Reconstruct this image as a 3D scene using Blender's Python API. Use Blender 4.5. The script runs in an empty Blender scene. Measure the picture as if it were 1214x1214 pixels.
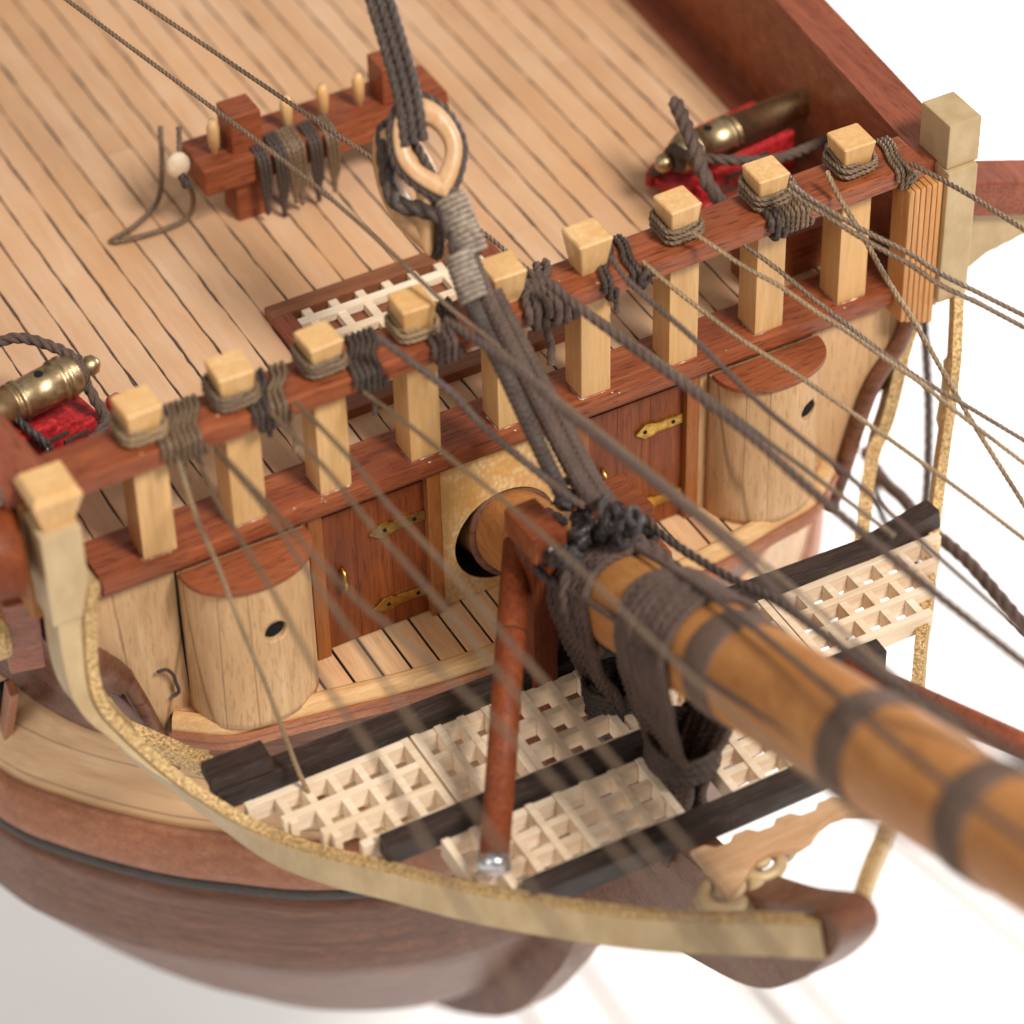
import bpy, bmesh, math, random
from mathutils import Vector, Matrix, noise
random.seed(7)
S = bpy.context.scene
COL = S.collection
R = math.radians
V = Vector
S.unit_settings.scale_length = 0.01          # one unit is one centimetre of the ship model

# ------------------------------------------------------------------ camera
FPX = 4000.0 / 1214.0                        # focal length over picture width
_a, _e, _r = R(27.6), R(42.2), R(-1.43)
_f = V((math.sin(_a)*math.cos(_e), math.cos(_a)*math.cos(_e), -math.sin(_e)))
_ri = V((math.cos(_a), -math.sin(_a), 0)); _up = _ri.cross(_f)
CX = math.cos(_r)*_ri + math.sin(_r)*_up
CU = -math.sin(_r)*_ri + math.cos(_r)*_up
def ray(x, y): return _f + CX*((x-607)/4000.0) - CU*((y-607)/4000.0)
CAM = -33.0*ray(600, 526)
def at(x, y, X=None, Y=None, Z=None):
    "point of the ship where the line of sight through a photo pixel meets a plane of the ship"
    d = ray(x, y)
    for i, v in enumerate((X, Y, Z)):
        if v is not None: return CAM + d*((v-CAM[i])/d[i])
def atd(x, y, d): return CAM + ray(x, y)*d
cd = bpy.data.cameras.new('camera'); cam = bpy.data.objects.new('camera', cd); COL.objects.link(cam)
cam.matrix_world = Matrix(((CX.x, CU.x, -_f.x, CAM.x), (CX.y, CU.y, -_f.y, CAM.y), (CX.z, CU.z, -_f.z, CAM.z), (0, 0, 0, 1)))
cd.sensor_width = 36; cd.lens = 36*FPX; cd.clip_start = 1; cd.clip_end = 600
cd.dof.use_dof = True; cd.dof.focus_distance = 33.3; cd.dof.aperture_fstop = 0.185
S.camera = cam

# ------------------------------------------------------------------ light
w = bpy.data.worlds.new('World'); S.world = w; w.use_nodes = True
w.node_tree.nodes['Background'].inputs[0].default_value = (1.0, 0.95, 0.89, 1)
w.node_tree.nodes['Background'].inputs[1].default_value = 0.37
def area(name, loc, tgt, size, energy, colr):
    l = bpy.data.lights.new(name, 'AREA'); l.shape = 'DISK'; l.size = size; l.energy = energy; l.color = colr
    o = bpy.data.objects.new(name, l); COL.objects.link(o); o.location = loc
    o.rotation_euler = (V(tgt)-V(loc)).to_track_quat('-Z', 'Y').to_euler(); return o
area('key_softbox', (17, -44, 60), (0, -1, 0), 20, 67000, (1.0, 0.96, 0.91))
area('side_softbox', (-48, -20, 40), (0, -1, -1), 26, 9000, (1.0, 0.95, 0.9))
area('backdrop_fill', (34, 10, 4), (17, 12, -16), 10, 11500, (1.0, 0.975, 0.965))  # unseen fill light, added only to whiten the paper
S.render.engine = 'CYCLES'
S.view_settings.view_transform = 'Standard'; S.view_settings.look = 'None'
S.view_settings.exposure = 0.0; S.view_settings.gamma = 1.0; S.view_settings.use_curve_mapping = False

# ------------------------------------------------------------------ materials
def srgb(r, g, b):
    f = lambda c: (c/255/12.92) if c/255 <= .04045 else ((c/255+.055)/1.055)**2.4
    return (f(r), f(g), f(b), 1)
class NT:
    def __init__(s, name):
        s.m = bpy.data.materials.new(name); s.m.use_nodes = True; s.t = s.m.node_tree
        s.b = s.t.nodes['Principled BSDF']; s.tc = s.n('ShaderNodeTexCoord')
    def n(s, k, **kw):
        x = s.t.nodes.new(k)
        for a, v in kw.items(): setattr(x, a, v)
        return x
    def l(s, a, b): s.t.links.new(a, b)
    pre = 0.0
    def mapped(s, sc, rot=(0, 0, 0)):
        src = s.tc.outputs['Object']
        if s.pre:
            q = s.n('ShaderNodeMapping'); q.inputs['Rotation'].default_value = (0, 0, s.pre); s.l(src, q.inputs[0]); src = q.outputs[0]
        m = s.n('ShaderNodeMapping'); m.inputs['Scale'].default_value = sc; m.inputs['Rotation'].default_value = rot
        s.l(src, m.inputs[0]); return m.outputs[0]
    def noise(s, vec, scale, detail=4, rough=.6, dist=0):
        x = s.n('ShaderNodeTexNoise'); x.inputs['Scale'].default_value = scale; x.inputs['Detail'].default_value = detail
        x.inputs['Roughness'].default_value = rough; x.inputs['Distortion'].default_value = dist
        s.l(vec, x.inputs['Vector']); return x.outputs['Fac']
    def ramp(s, fac, stops):
        x = s.n('ShaderNodeValToRGB'); e = x.color_ramp.elements
        while len(e) < len(stops): e.new(.5)
        for el, (p, c) in zip(e, stops): el.position = p; el.color = c
        s.l(fac, x.inputs[0]); return x.outputs[0]
    def mix(s, fac, a, b, mode='MIX'):
        x = s.n('ShaderNodeMix', data_type='RGBA', blend_type=mode)
        if isinstance(fac, float): x.inputs[0].default_value = fac
        else: s.l(fac, x.inputs[0])
        for i, c in ((6, a), (7, b)):
            if isinstance(c, tuple): x.inputs[i].default_value = c
            else: s.l(c, x.inputs[i])
        return x.outputs[2]
    def bump(s, h, st, d=.02):
        x = s.n('ShaderNodeBump'); x.inputs['Strength'].default_value = st; x.inputs['Distance'].default_value = d
        s.l(h, x.inputs['Height']); s.l(x.outputs[0], s.b.inputs['Normal'])
    def done(s, col, rough=.5, metal=0.0, coat=0.0, coat_r=.2, spec=.35):
        if isinstance(col, tuple): s.b.inputs['Base Color'].default_value = col
        else: s.l(col, s.b.inputs['Base Color'])
        if isinstance(rough, float): s.b.inputs['Roughness'].default_value = rough
        else: s.l(rough, s.b.inputs['Roughness'])
        s.b.inputs['Metallic'].default_value = metal; s.b.inputs['Coat Weight'].default_value = coat
        s.b.inputs['Coat Roughness'].default_value = coat_r; s.b.inputs['Specular IOR Level'].default_value = spec
        return s.m
def bw(v): return (v, v, v, 1)

def wood(name, light, dark, axis='X', fine=26, pores=.5, pore_col=None, rough=.45, coat=.25, coat_r=.25, bump=.25, island=.0, blotch=.35, cracks=0, along=.9, soft=1.0, pre=0.0, orand=0.0, zseam=0.0, stain=0.0):
    s = NT(name); s.pre = pre; k = 'XYZ'.index(axis)
    def sc(al, ac):
        v = [ac]*3; v[k] = al; return tuple(v)
    g1 = s.noise(s.mapped(sc(along*.35, 3.2)), 1.6, 5, .62, .6)
    g2 = s.noise(s.mapped(sc(along*1.2, fine)), 1.0, 3, .7)
    big = s.noise(s.mapped((1, 1, 1)), 1.3, 3, .5)
    base = s.ramp(g1, [(.3, dark), (.68, light)])
    base = s.mix(s.ramp(g2, [(.35, bw(.55*soft)), (.7, bw(0))]), base, s.mix(.5, dark, (dark[0]*.5, dark[1]*.45, dark[2]*.4, 1)))
    base = s.mix(s.ramp(big, [(.35, bw(blotch)), (.65, bw(0))]), base, dark)
    if pores:
        p = s.noise(s.mapped(sc(along*5, fine*2.2)), 1.0, 2, .5)
        pc = pore_col or (dark[0]*.35, dark[1]*.3, dark[2]*.3, 1)
        base = s.mix(s.ramp(p, [(.56, bw(0)), (.66, bw(pores))]), base, pc)
    if cracks:
        c = s.n('ShaderNodeTexVoronoi', feature='DISTANCE_TO_EDGE'); c.inputs['Scale'].default_value = cracks
        s.l(s.mapped(sc(.09, 1.0)), c.inputs['Vector'])
        base = s.mix(s.ramp(c.outputs['Distance'], [(.0, bw(.65)), (.012, bw(0))]), base, (dark[0]*.25, dark[1]*.2, dark[2]*.2, 1))
    if island:
        g = s.n('ShaderNodeNewGeometry')
        v = s.ramp(g.outputs['Random Per Island'], [(0, (1-island*.8, 1-island*1.3, 1-island*1.9, 1)), (.45, (1, .985, .97, 1)), (1, (1+island*.5, 1+island*.7, 1+island*.95, 1))])
        base = s.mix(1.0, base, v, 'MULTIPLY')
    if zseam:
        sx = s.n('ShaderNodeSeparateXYZ'); s.l(s.tc.outputs['Object'], sx.inputs[0])
        m1 = s.n('ShaderNodeMath', operation='DIVIDE'); s.l(sx.outputs[2], m1.inputs[0]); m1.inputs[1].default_value = zseam
        m2 = s.n('ShaderNodeMath', operation='FRACT'); s.l(m1.outputs[0], m2.inputs[0])
        base = s.mix(s.ramp(m2.outputs[0], [(0, bw(.75)), (.035, bw(.5)), (.06, bw(0))]), base, (dark[0]*.3, dark[1]*.28, dark[2]*.3, 1))
    if stain:
        st_ = s.noise(s.mapped(sc(.7, 2.2)), 1.1, 6, .72); base = s.mix(s.ramp(st_, [(.62, bw(0)), (.74, bw(stain))]), base, (.07, .055, .045, 1))
        s2 = s.noise(s.mapped((1, 1, 1)), .5, 2, .5); base = s.mix(s.ramp(s2, [(.42, bw(0)), (.7, bw(.3))]), base, srgb(206, 150, 96))
    if orand:
        oi = s.n('ShaderNodeObjectInfo')
        base = s.mix(1.0, base, s.ramp(oi.outputs['Random'], [(0, (1-orand*.5, 1-orand, 1-orand*1.7, 1)), (.5, bw(1)), (1, (1+orand*.4, 1+orand*.5, 1+orand*.7, 1))]), 'MULTIPLY')
    s.bump(g2, bump, .012)
    rr = s.ramp(g2, [(.3, bw(rough+.12)), (.7, bw(rough-.05))])
    return s.done(base, rr, 0, coat*.55, coat_r)

M = {}
M['deck'] = wood('maple_deck', srgb(216, 180, 146), srgb(202, 158, 120), 'Y', 20, .05, rough=.5, coat=.08, bump=.1, island=.1, blotch=.5, soft=.3, stain=.2)
M['beak'] = wood('beak_deck', srgb(238, 200, 154), srgb(218, 170, 124), 'Y', 20, .15, rough=.5, coat=.1, bump=.15, island=.07, blotch=.2)
M['maho'] = wood('mahogany_x', srgb(178, 102, 60), srgb(126, 60, 34), 'X', 24, .75, rough=.45, coat=.3, bump=.5)
M['mahoy'] = wood('mahogany_y', srgb(166, 94, 64), srgb(124, 62, 42), 'Y', 24, .6, rough=.45, coat=.2, bump=.4)
M['cap'] = wood('mahogany_cap', srgb(176, 104, 64), srgb(140, 72, 42), 'X', 22, .7, rough=.5, coat=.15, bump=.7)
M['red'] = wood('red_spar', srgb(152, 74, 28), srgb(106, 44, 14), 'Z', 18, .6, rough=.62, coat=.08, bump=.4)
M['box'] = wood('boxwood', srgb(232, 194, 142), srgb(214, 166, 106), 'Z', 18, .08, orand=.09, rough=.4, coat=.35, coat_r=.3, bump=.1, blotch=.45)
M['jamb'] = wood('jamb_wood', srgb(176, 108, 50), srgb(146, 84, 36), 'Z', 22, .35, rough=.45, coat=.25, bump=.3)
M['door'] = wood('door_wood', srgb(156, 80, 32), srgb(106, 48, 16), 'Z', 20, .45, rough=.45, coat=.2, bump=.4, island=.1)
M['pale'] = wood('pale_wood', srgb(226, 190, 146), srgb(202, 160, 114), 'Z', 15, .4, srgb(160, 112, 66), rough=.6, coat=.08, bump=.45, cracks=1.05, blotch=.7)
M['hullpale'] = wood('pale_planking', srgb(226, 188, 144), srgb(204, 160, 116), 'X', 10, .1, rough=.45, coat=.3, bump=.1, pre=.78, along=.5, zseam=.52)
M['walnut'] = wood('walnut_planking', srgb(144, 96, 68), srgb(100, 60, 42), 'X', 22, .5, rough=.45, coat=.3, bump=.3, pre=.6, zseam=.43)
M['rim'] = wood('rim_wood', srgb(236, 200, 148), srgb(212, 164, 108), 'X', 22, .2, rough=.4, coat=.3, bump=.3)
M['trim'] = wood('trim_wood', srgb(188, 128, 90), srgb(150, 90, 60), 'X', 26, .4, rough=.45, coat=.2, bump=.3)
M['ebony'] = wood('dark_beam', srgb(72, 54, 46), srgb(36, 27, 24), 'X', 30, .4, (.1, .08, .07, 1), rough=.5, coat=.15, bump=.6)
M['lime'] = wood('grating_lime', srgb(242, 226, 202), srgb(230, 204, 172), 'X', 16, .08, rough=.6, coat=0, bump=.15, island=.09, blotch=.2)
M['coam'] = wood('coaming_wood', srgb(160, 104, 70), srgb(122, 74, 48), 'X', 26, .4, rough=.5, coat=.1, bump=.3)
M['tan'] = wood('tan_planking', srgb(206, 152, 96), srgb(168, 108, 58), 'Y', 14, .2, rough=.4, coat=.3, bump=.2)
M['reed'] = wood('reeded_wood', srgb(226, 172, 110), srgb(192, 130, 72), 'Z', 40, .3, rough=.4, coat=.3, bump=.6)
M['spar'] = wood('spar_wood', srgb(204, 148, 90), srgb(174, 114, 60), 'Y', 15, .3, rough=.42, coat=.25, coat_r=.4, bump=.12, blotch=.7)
M['heart'] = wood('heart_block', srgb(222, 184, 144), srgb(196, 148, 100), 'Z', 12, .1, rough=.4, coat=.4, bump=.1)
M['carve'] = wood('carved_wood', srgb(222, 186, 146), srgb(190, 146, 106), 'X', 10, .2, rough=.55, coat=.1, bump=.6)

def mottled():
    s = NT('lacewood_panel'); v = s.n('ShaderNodeTexVoronoi', feature='SMOOTH_F1'); v.inputs['Scale'].default_value = 17; v.inputs['Smoothness'].default_value = .35
    v.inputs['Randomness'].default_value = 1
    s.l(s.mapped((1.25, 1, .8)), v.inputs['Vector'])
    nz = s.noise(s.mapped((1, 1, 1)), 2.2, 3); c = s.ramp(v.outputs['Distance'], [(.15, srgb(238, 208, 160)), (.4, srgb(234, 202, 150)), (.62, srgb(220, 178, 120))])
    c = s.mix(s.ramp(nz, [(.42, bw(.0)), (.62, bw(.75))]), c, srgb(214, 160, 86)); s.bump(v.outputs['Distance'], .15, .02)
    return s.done(c, .45, 0, .2)
M['mott'] = mottled()

def gilt():
    s = NT('gold_glitter'); v = s.n('ShaderNodeTexVoronoi'); v.inputs['Scale'].default_value = 34; s.l(s.tc.outputs['Object'], v.inputs['Vector'])
    nz = s.noise(s.mapped((1, 1, 1)), 30, 4); c = s.ramp(nz, [(.35, srgb(150, 116, 70)), (.62, srgb(226, 192, 138))])
    s.bump(nz, .9, .025); return s.done(c, s.ramp(v.outputs['Distance'], [(.1, bw(.22)), (.6, bw(.5))]), .5)
M['gilt'] = gilt()
def goldpaint():
    s = NT('matt_gold_paint'); nz = s.noise(s.mapped((1, 1, .5)), 3, 5); n2 = s.noise(s.mapped((1, 1, 1)), 60, 2)
    c = s.ramp(nz, [(.3, srgb(170, 144, 104)), (.7, srgb(196, 172, 134))]); s.bump(n2, .3, .01); return s.done(c, .42, .12)
M['gold'] = goldpaint()
def metal(name, a, b, rough, sc=9):
    s = NT(name); nz = s.noise(s.mapped((1, 1, 1)), sc, 5); c = s.ramp(nz, [(.35, a), (.65, b)])
    s.bump(nz, .25, .02); return s.done(c, s.ramp(nz, [(.3, bw(rough+.15)), (.7, bw(rough))]), 1.0)
M['brass'] = metal('brass', srgb(150, 112, 52), srgb(222, 182, 96), .26)
M['cast'] = metal('cast_brass', srgb(138, 116, 84), srgb(216, 190, 148), .33, 7)
M['steel'] = metal('steel', srgb(150, 150, 155), srgb(215, 215, 220), .25)
def plain(name, a, b, rough=.6, sc=12, coat=0.0, bump=.3, metal_=0.0):
    s = NT(name); nz = s.noise(s.mapped((1, 1, 1)), sc, 5, .65); s.bump(nz, bump, .02)
    return s.done(s.ramp(nz, [(.35, a), (.65, b)]), rough, metal_, coat)
M['caulk'] = plain('caulking', srgb(62, 52, 48), srgb(92, 80, 72), .8, 14)
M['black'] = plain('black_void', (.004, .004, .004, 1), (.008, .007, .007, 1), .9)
M['redpaint'] = plain('red_paint', srgb(128, 18, 22), srgb(196, 44, 46), .5, 14, .2, .7)
M['tar'] = plain('glued_tarred_rope', srgb(38, 32, 32), srgb(78, 68, 66), .4, 26, .25, .8)
M['tape'] = plain('tarred_band', srgb(90, 70, 60), srgb(116, 94, 80), .85, 30, 0, .3)
M['seize'] = plain('seizing_thread', srgb(112, 96, 84), srgb(170, 154, 136), .6, 14, 0, .8)
M['glue'] = plain('dried_glue', srgb(150, 110, 80), srgb(226, 200, 170), .2, 20, .6, .6)
M['table'] = plain('white_paper', srgb(246, 243, 241), srgb(250, 248, 246), .8, .2, 0, 0)
def ropemat(name, a, b, rough=.75, spec=.35):
    s = NT(name); n1 = s.noise(s.mapped((1, 1, 1)), 70, 3, .7); n2 = s.noise(s.mapped((1, 1, 1)), 2.5, 3)
    c = s.ramp(n1, [(.3, a), (.7, b)]); c = s.mix(s.ramp(n2, [(.4, bw(.35)), (.6, bw(0))]), c, a)
    s.bump(n1, .6, .01); return s.done(c, rough, 0, 0, .2, spec)
M['rbrown'] = ropemat('brown_cord', srgb(66, 50, 36), srgb(146, 116, 84), .36, .7)
M['rtan'] = ropemat('tan_cord', srgb(92, 70, 44), srgb(178, 146, 104), .36, .7)
M['rgrey'] = ropemat('grey_brown_rope', srgb(66, 52, 46), srgb(116, 94, 82))
M['rdark'] = ropemat('dark_tarred_rope', srgb(44, 34, 30), srgb(92, 74, 62), .5, .5)

# ------------------------------------------------------------------ object helpers
def tag(o, label=None, cat=None, group=None, kind=None):
    if label: o['label'] = label
    if cat: o['category'] = cat
    if group: o['group'] = group
    if kind: o['kind'] = kind
    return o
def thing(name, loc, label, cat, group=None, kind=None):
    o = bpy.data.objects.new(name, None); o.empty_display_size = .2; COL.objects.link(o); o.location = loc
    return tag(o, label, cat, group, kind)
def root_loc(p):
    l = V((0, 0, 0))
    while p: l += p.location; p = p.parent
    return l
def obj(name, bm, mat, parent=None, origin=None, smooth=False):
    off = root_loc(parent) if parent else V((0, 0, 0))
    o_ = V(origin)-off if origin else V((0, 0, 0))
    bmesh.ops.translate(bm, verts=bm.verts, vec=-(off+o_))
    me = bpy.data.meshes.new(name)
    if smooth:
        for f in bm.faces: f.smooth = True
    bm.to_mesh(me); bm.free()
    for m_ in (mat if isinstance(mat, list) else [mat]): me.materials.append(M[m_])
    o = bpy.data.objects.new(name, me); COL.objects.link(o); o.parent = parent; o.location = o_
    return o
def cen(bm):
    lo = V((min(v.co[i] for v in bm.verts) for i in range(3))); hi = V((max(v.co[i] for v in bm.verts) for i in range(3)))
    return V(((lo.x+hi.x)/2, (lo.y+hi.y)/2, lo.z))
def lone(name, bm, mat, label, cat, group=None, smooth=False, kind=None):
    return tag(obj(name, bm, mat, None, cen(bm), smooth), label, cat, group, kind)
def B(): return bmesh.new()
def hexa(bm, p, bev=0.0):
    "eight corners: bottom loop then top loop"
    vs = [bm.verts.new(q) for q in p]
    fs = [bm.faces.new([vs[i] for i in q]) for q in ((3, 2, 1, 0), (4, 5, 6, 7), (0, 1, 5, 4), (1, 2, 6, 5), (2, 3, 7, 6), (3, 0, 4, 7))]
    if bev: bmesh.ops.bevel(bm, geom=list({e for f in fs for e in f.edges}), offset=bev, segments=2, affect='EDGES', profile=.6)
def box(bm, x0, x1, y0, y1, z0, z1, bev=0.0):
    hexa(bm, [(x0, y0, z0), (x1, y0, z0), (x1, y1, z0), (x0, y1, z0), (x0, y0, z1), (x1, y0, z1), (x1, y1, z1), (x0, y1, z1)], bev)
def plank(bm, x0, x1, y0, y1, z0, z1, amp, seed):
    "flat plank along Y with slightly uneven sawn edges"
    n = max(2, int((y1-y0)/.12)); L = []; Rr_ = []
    for i in range(n+1):
        y = y0+(y1-y0)*i/n
        L.append((x0+amp*noise.noise(V((seed*3.1, y*2.5, 0)))+amp*.6*noise.noise(V((seed*7.7, y*9, 1))), y)); Rr_.append((x1+amp*noise.noise(V((seed*5.3, y*2.5, 2)))+amp*.6*noise.noise(V((seed*2.9, y*9, 3))), y))
    rows = [[bm.verts.new((a[0], a[1], z0)), bm.verts.new((a[0], a[1], z1-.004)), bm.verts.new((a[0]+.006, a[1], z1)), bm.verts.new((b[0]-.006, b[1], z1)), bm.verts.new((b[0], b[1], z1-.004)), bm.verts.new((b[0], b[1], z0))] for a, b in zip(L, Rr_)]
    for p, q in zip(rows[:-1], rows[1:]):
        for k in range(6): bm.faces.new((p[k], q[k], q[(k+1) % 6], p[(k+1) % 6]))
    bm.faces.new(rows[0]); bm.faces.new(rows[-1][::-1])
def beam(bm, a, b, wd, ht, bev=0.0, up=V((0, 0, 1)), w2=None, h2=None):
    a, b = V(a), V(b); d = (b-a).normalized(); s = d.cross(up).normalized(); u = s.cross(d)
    q = []
    for p, ww, hh in ((a, wd, ht), (b, w2 or wd, h2 or ht)):
        q.append([p-s*ww/2-u*hh/2, p+s*ww/2-u*hh/2, p+s*ww/2+u*hh/2, p-s*ww/2+u*hh/2])
    hexa(bm, [q[0][3], q[0][2], q[0][1], q[0][0], q[1][3], q[1][2], q[1][1], q[1][0]], bev)
    bmesh.ops.recalc_face_normals(bm, faces=bm.faces)
def prism(bm, pts, ext, bev=0.0):
    "flat polygon (world points) pushed along the vector ext"
    a = [bm.verts.new(p) for p in pts]; b = [bm.verts.new(V(p)+V(ext)) for p in pts]; n = len(pts)
    fs = [bm.faces.new(a), bm.faces.new(b[::-1])]+[bm.faces.new((a[i], b[i], b[(i+1) % n], a[(i+1) % n])) for i in range(n)]
    bmesh.ops.recalc_face_normals(bm, faces=fs)
    if bev: bmesh.ops.bevel(bm, geom=list({e for f in fs[:2] for e in f.edges}), offset=bev, segments=2, affect='EDGES', profile=.6)
def smoothpath(pts, n=8):
    pts = [V(p) for p in pts]
    if len(pts) < 3: return pts
    out = []
    P = [2*pts[0]-pts[1]]+pts+[2*pts[-1]-pts[-2]]
    for i in range(1, len(P)-2):
        for k in range(n):
            t = k/n; a, b, c, d = P[i-1:i+3]
            out.append(.5*((2*b)+(c-a)*t+(2*a-5*b+4*c-d)*t*t+(3*b-a-3*c+d)*t**3))
    out.append(pts[-1]); return out
def resample(pts, step):
    out = [pts[0]]; acc = 0
    for a, b in zip(pts[:-1], pts[1:]):
        L = (b-a).length
        if L < 1e-9: continue
        t = step-acc
        while t <= L: out.append(a+(b-a)*(t/L)); t += step
        acc = (acc+L) % step if True else 0
        acc = L-(t-step)
    out.append(pts[-1]); return out
def sweep(bm, pts, rad, n=10, twist=0.0, lobes=0, depth=0.0, wob=0.0, cap=True, seed=0):
    "tube along pts; rad a number or f(t); lobes>0 makes laid-rope strands turning by twist radians per unit"
    fr = None; rings = []; s = 0.0; N = len(pts)
    for i, p in enumerate(pts):
        d = (pts[min(i+1, N-1)]-pts[max(i-1, 0)])
        if d.length < 1e-9: d = V((0, 0, 1))
        d.normalize()
        if fr is None:
            fr = d.orthogonal().normalized()
        else:
            fr = (fr-d*fr.dot(d)); fr.normalize()
        bi = d.cross(fr); r = rad(i/(N-1)) if callable(rad) else rad
        if i: s += (p-pts[i-1]).length
        ring = []
        if wob:
            q = noise.noise_vector(V((s*3+seed, seed*1.7, 0)))*wob; p = p+q
        for k in range(n):
            a = 2*math.pi*k/n; rr = r
            if lobes: rr = r*(1-depth+depth*abs(math.cos(lobes*.5*(a-twist*s)))**.8)
            ring.append(bm.verts.new(p+(fr*math.cos(a)+bi*math.sin(a))*rr))
        rings.append(ring)
    for a, b in zip(rings[:-1], rings[1:]):
        for k in range(n): bm.faces.new((a[k], a[(k+1) % n], b[(k+1) % n], b[k]))
    if cap: bm.faces.new(rings[0][::-1]); bm.faces.new(rings[-1])
def rope(bm, pts, r, lay=None, fine=1.0, wob=0.0, curve=True, seed=0, lobes=3, depth=.4):
    p = smoothpath(pts) if curve else [V(q) for q in pts]
    pitch = lay or r*6.2
    p = resample(p, pitch/(14*fine))
    sweep(bm, p, r, 12, 2*math.pi/pitch, lobes, depth, wob, True, seed)
def lathe(bm, a, b, prof, n=28):
    "prof: list of (distance along axis from a, radius)"
    a, b = V(a), V(b); d = (b-a).normalized(); x = d.orthogonal().normalized(); y = d.cross(x); rings = []
    for t, r in prof: rings.append([bm.verts.new(a+d*t+(x*math.cos(2*math.pi*k/n)+y*math.sin(2*math.pi*k/n))*max(r, 1e-4)) for k in range(n)])
    for p, q in zip(rings[:-1], rings[1:]):
        for k in range(n): bm.faces.new((p[k], p[(k+1) % n], q[(k+1) % n], q[k]))
    bm.faces.new(rings[0][::-1]); bm.faces.new(rings[-1])
    bmesh.ops.recalc_face_normals(bm, faces=bm.faces)
def blob(bm, c, r, sc=(1, 1, 1), amp=.25, seed=0, sub=3):
    g = bmesh.ops.create_icosphere(bm, subdivisions=sub, radius=1)
    for v in g['verts']:
        q = v.co.copy(); k = 1+amp*noise.noise(q*2.2+V((seed*3.1, 0, 0)))+amp*.5*noise.noise(q*5+V((seed, 0, 0)))
        v.co = V(c)+V((q.x*sc[0], q.y*sc[1], q.z*sc[2]))*r*k
XC = .06

# ================================================================== SETTING
bm = B(); box(bm, -260, 260, -120, 420, -16.2, -16); tag(obj('table', bm, 'table'), 'white seamless paper the ship model stands on', kind='structure')

# ---- upper deck
ZD = .08
deck = thing('deck', (0, 4, ZD), 'pale maple planked forecastle deck with dark caulking lines', None, kind='structure')
bm = B(); xs = -5.0; pw = .31; k = 0
rd = random.Random(3)
while xs < 4.75:
    x1 = min(xs+pw+rd.uniform(-.02, .02), 4.9); g = .0115
    y = .45
    ends = [y]
    joint = rd.uniform(2, 13)
    if k == 9: joint = at(35, 275, Z=ZD).y
    ends += [joint, 14.0] if joint > 1 else [14.0]
    for a, b in zip(ends[:-1], ends[1:]):
        plank(bm, xs+g, x1-g, a+.004, b-.004, ZD-.1, ZD+rd.uniform(-.002, .002), .016, k+a)
    xs = x1; k += 1
bmesh.ops.recalc_face_normals(bm, faces=bm.faces); obj('deck_planking', bm, 'deck', deck)
bm = B(); box(bm, -4.98, 4.88, .46, 13.98, ZD-.25, ZD-.018); obj('deck_caulking', bm, 'caulk', deck)

# ---- beakhead deck
ZB = -1.97
front = [(-3.75, .02), (-3.3, -.30), (-2.78, -.40), (-2.2, -.5), (-1.52, -.63), (-.8, -.71), (XC, -.73), (.92, -.70), (1.55, -.62), (2.3, -.52), (2.9, -.40), (3.42, -.3), (3.87, .02)]
def fy(x):
    for (xa, ya), (xb, yb) in zip(front[:-1], front[1:]):
        if xa <= x <= xb: return ya+(yb-ya)*(x-xa)/(xb-xa)
    return .0
bd = thing('beak_deck', (XC, -.3, ZB), 'small pale planked platform with black caulking in front of the doors', None, kind='structure')
bm = B(); x = -3.72
while x < 3.8:
    x1 = x+.292; g = .015
    hexa(bm, [(x+g, fy(x+g)+.03, ZB-.08), (x1-g, fy(x1-g)+.03, ZB-.08), (x1-g, .3, ZB-.08), (x+g, .3, ZB-.08), (x+g, fy(x+g)+.03, ZB), (x1-g, fy(x1-g)+.03, ZB), (x1-g, .3, ZB), (x+g, .3, ZB)], .007)
    x = x1
obj('deck_planking', bm, 'beak', bd)
bm = B(); prism(bm, [(p[0], p[1]+.04, ZB-.2) for p in front]+[(3.85, .29, ZB-.2), (-3.7, .29, ZB-.2)], (0, 0, .18)); obj('deck_caulking', bm, 'black', bd)

# ================================================================== HULL
hull = thing('ship_hull', (0, 0, -7), 'rounded wooden bow of the ship model with pale planking between brown wales', 'hull')
def ext(pts, out, dz, z):
    "offset of the front line"
    res = []
    for i, p in enumerate(pts):
        a = V(pts[max(i-1, 0)]); b = V(pts[min(i+1, len(pts)-1)]); t = (b-a).normalized(); n_ = V((t.y, -t.x))
        res.append(V((p[0]+n_.x*out, p[1]+n_.y*out, z+dz)))
    return res
def strip(name, prof, mat, pts=front, parent=hull, z=ZB):
    "moulding: prof list of (outward, height) swept along the deck edge, closed"
    bm = B(); dense = []
    sp = smoothpath([V((p[0], p[1], 0)) for p in pts], 6); sp = [(p.x, p.y) for p in sp]
    rows = [ext(sp, o, dz, z) for o, dz in prof]; vs = [[bm.verts.new(p) for p in r] for r in rows]; n = len(rows)
    for i in range(len(sp)-1):
        for j in range(n): bm.faces.new((vs[j][i], vs[j][i+1], vs[(j+1) % n][i+1], vs[(j+1) % n][i]))
    bm.faces.new([vs[j][0] for j in range(n)]); bm.faces.new([vs[j][-1] for j in range(n)][::-1])
    bmesh.ops.recalc_face_normals(bm, faces=bm.faces)
    return obj(name, bm, mat, parent)
strip('deck_rim', [(-.12, -.1), (-.12, .012), (-.07, .045), (-.02, .045), (.03, .02), (.06, -.06), (.06, -.1)], 'rim')
strip('trim_band', [(-.1, -.3), (-.1, -.102), (.085, -.102), (.1, -.16), (.07, -.2), (.075, -.3)], 'trim')
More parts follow.
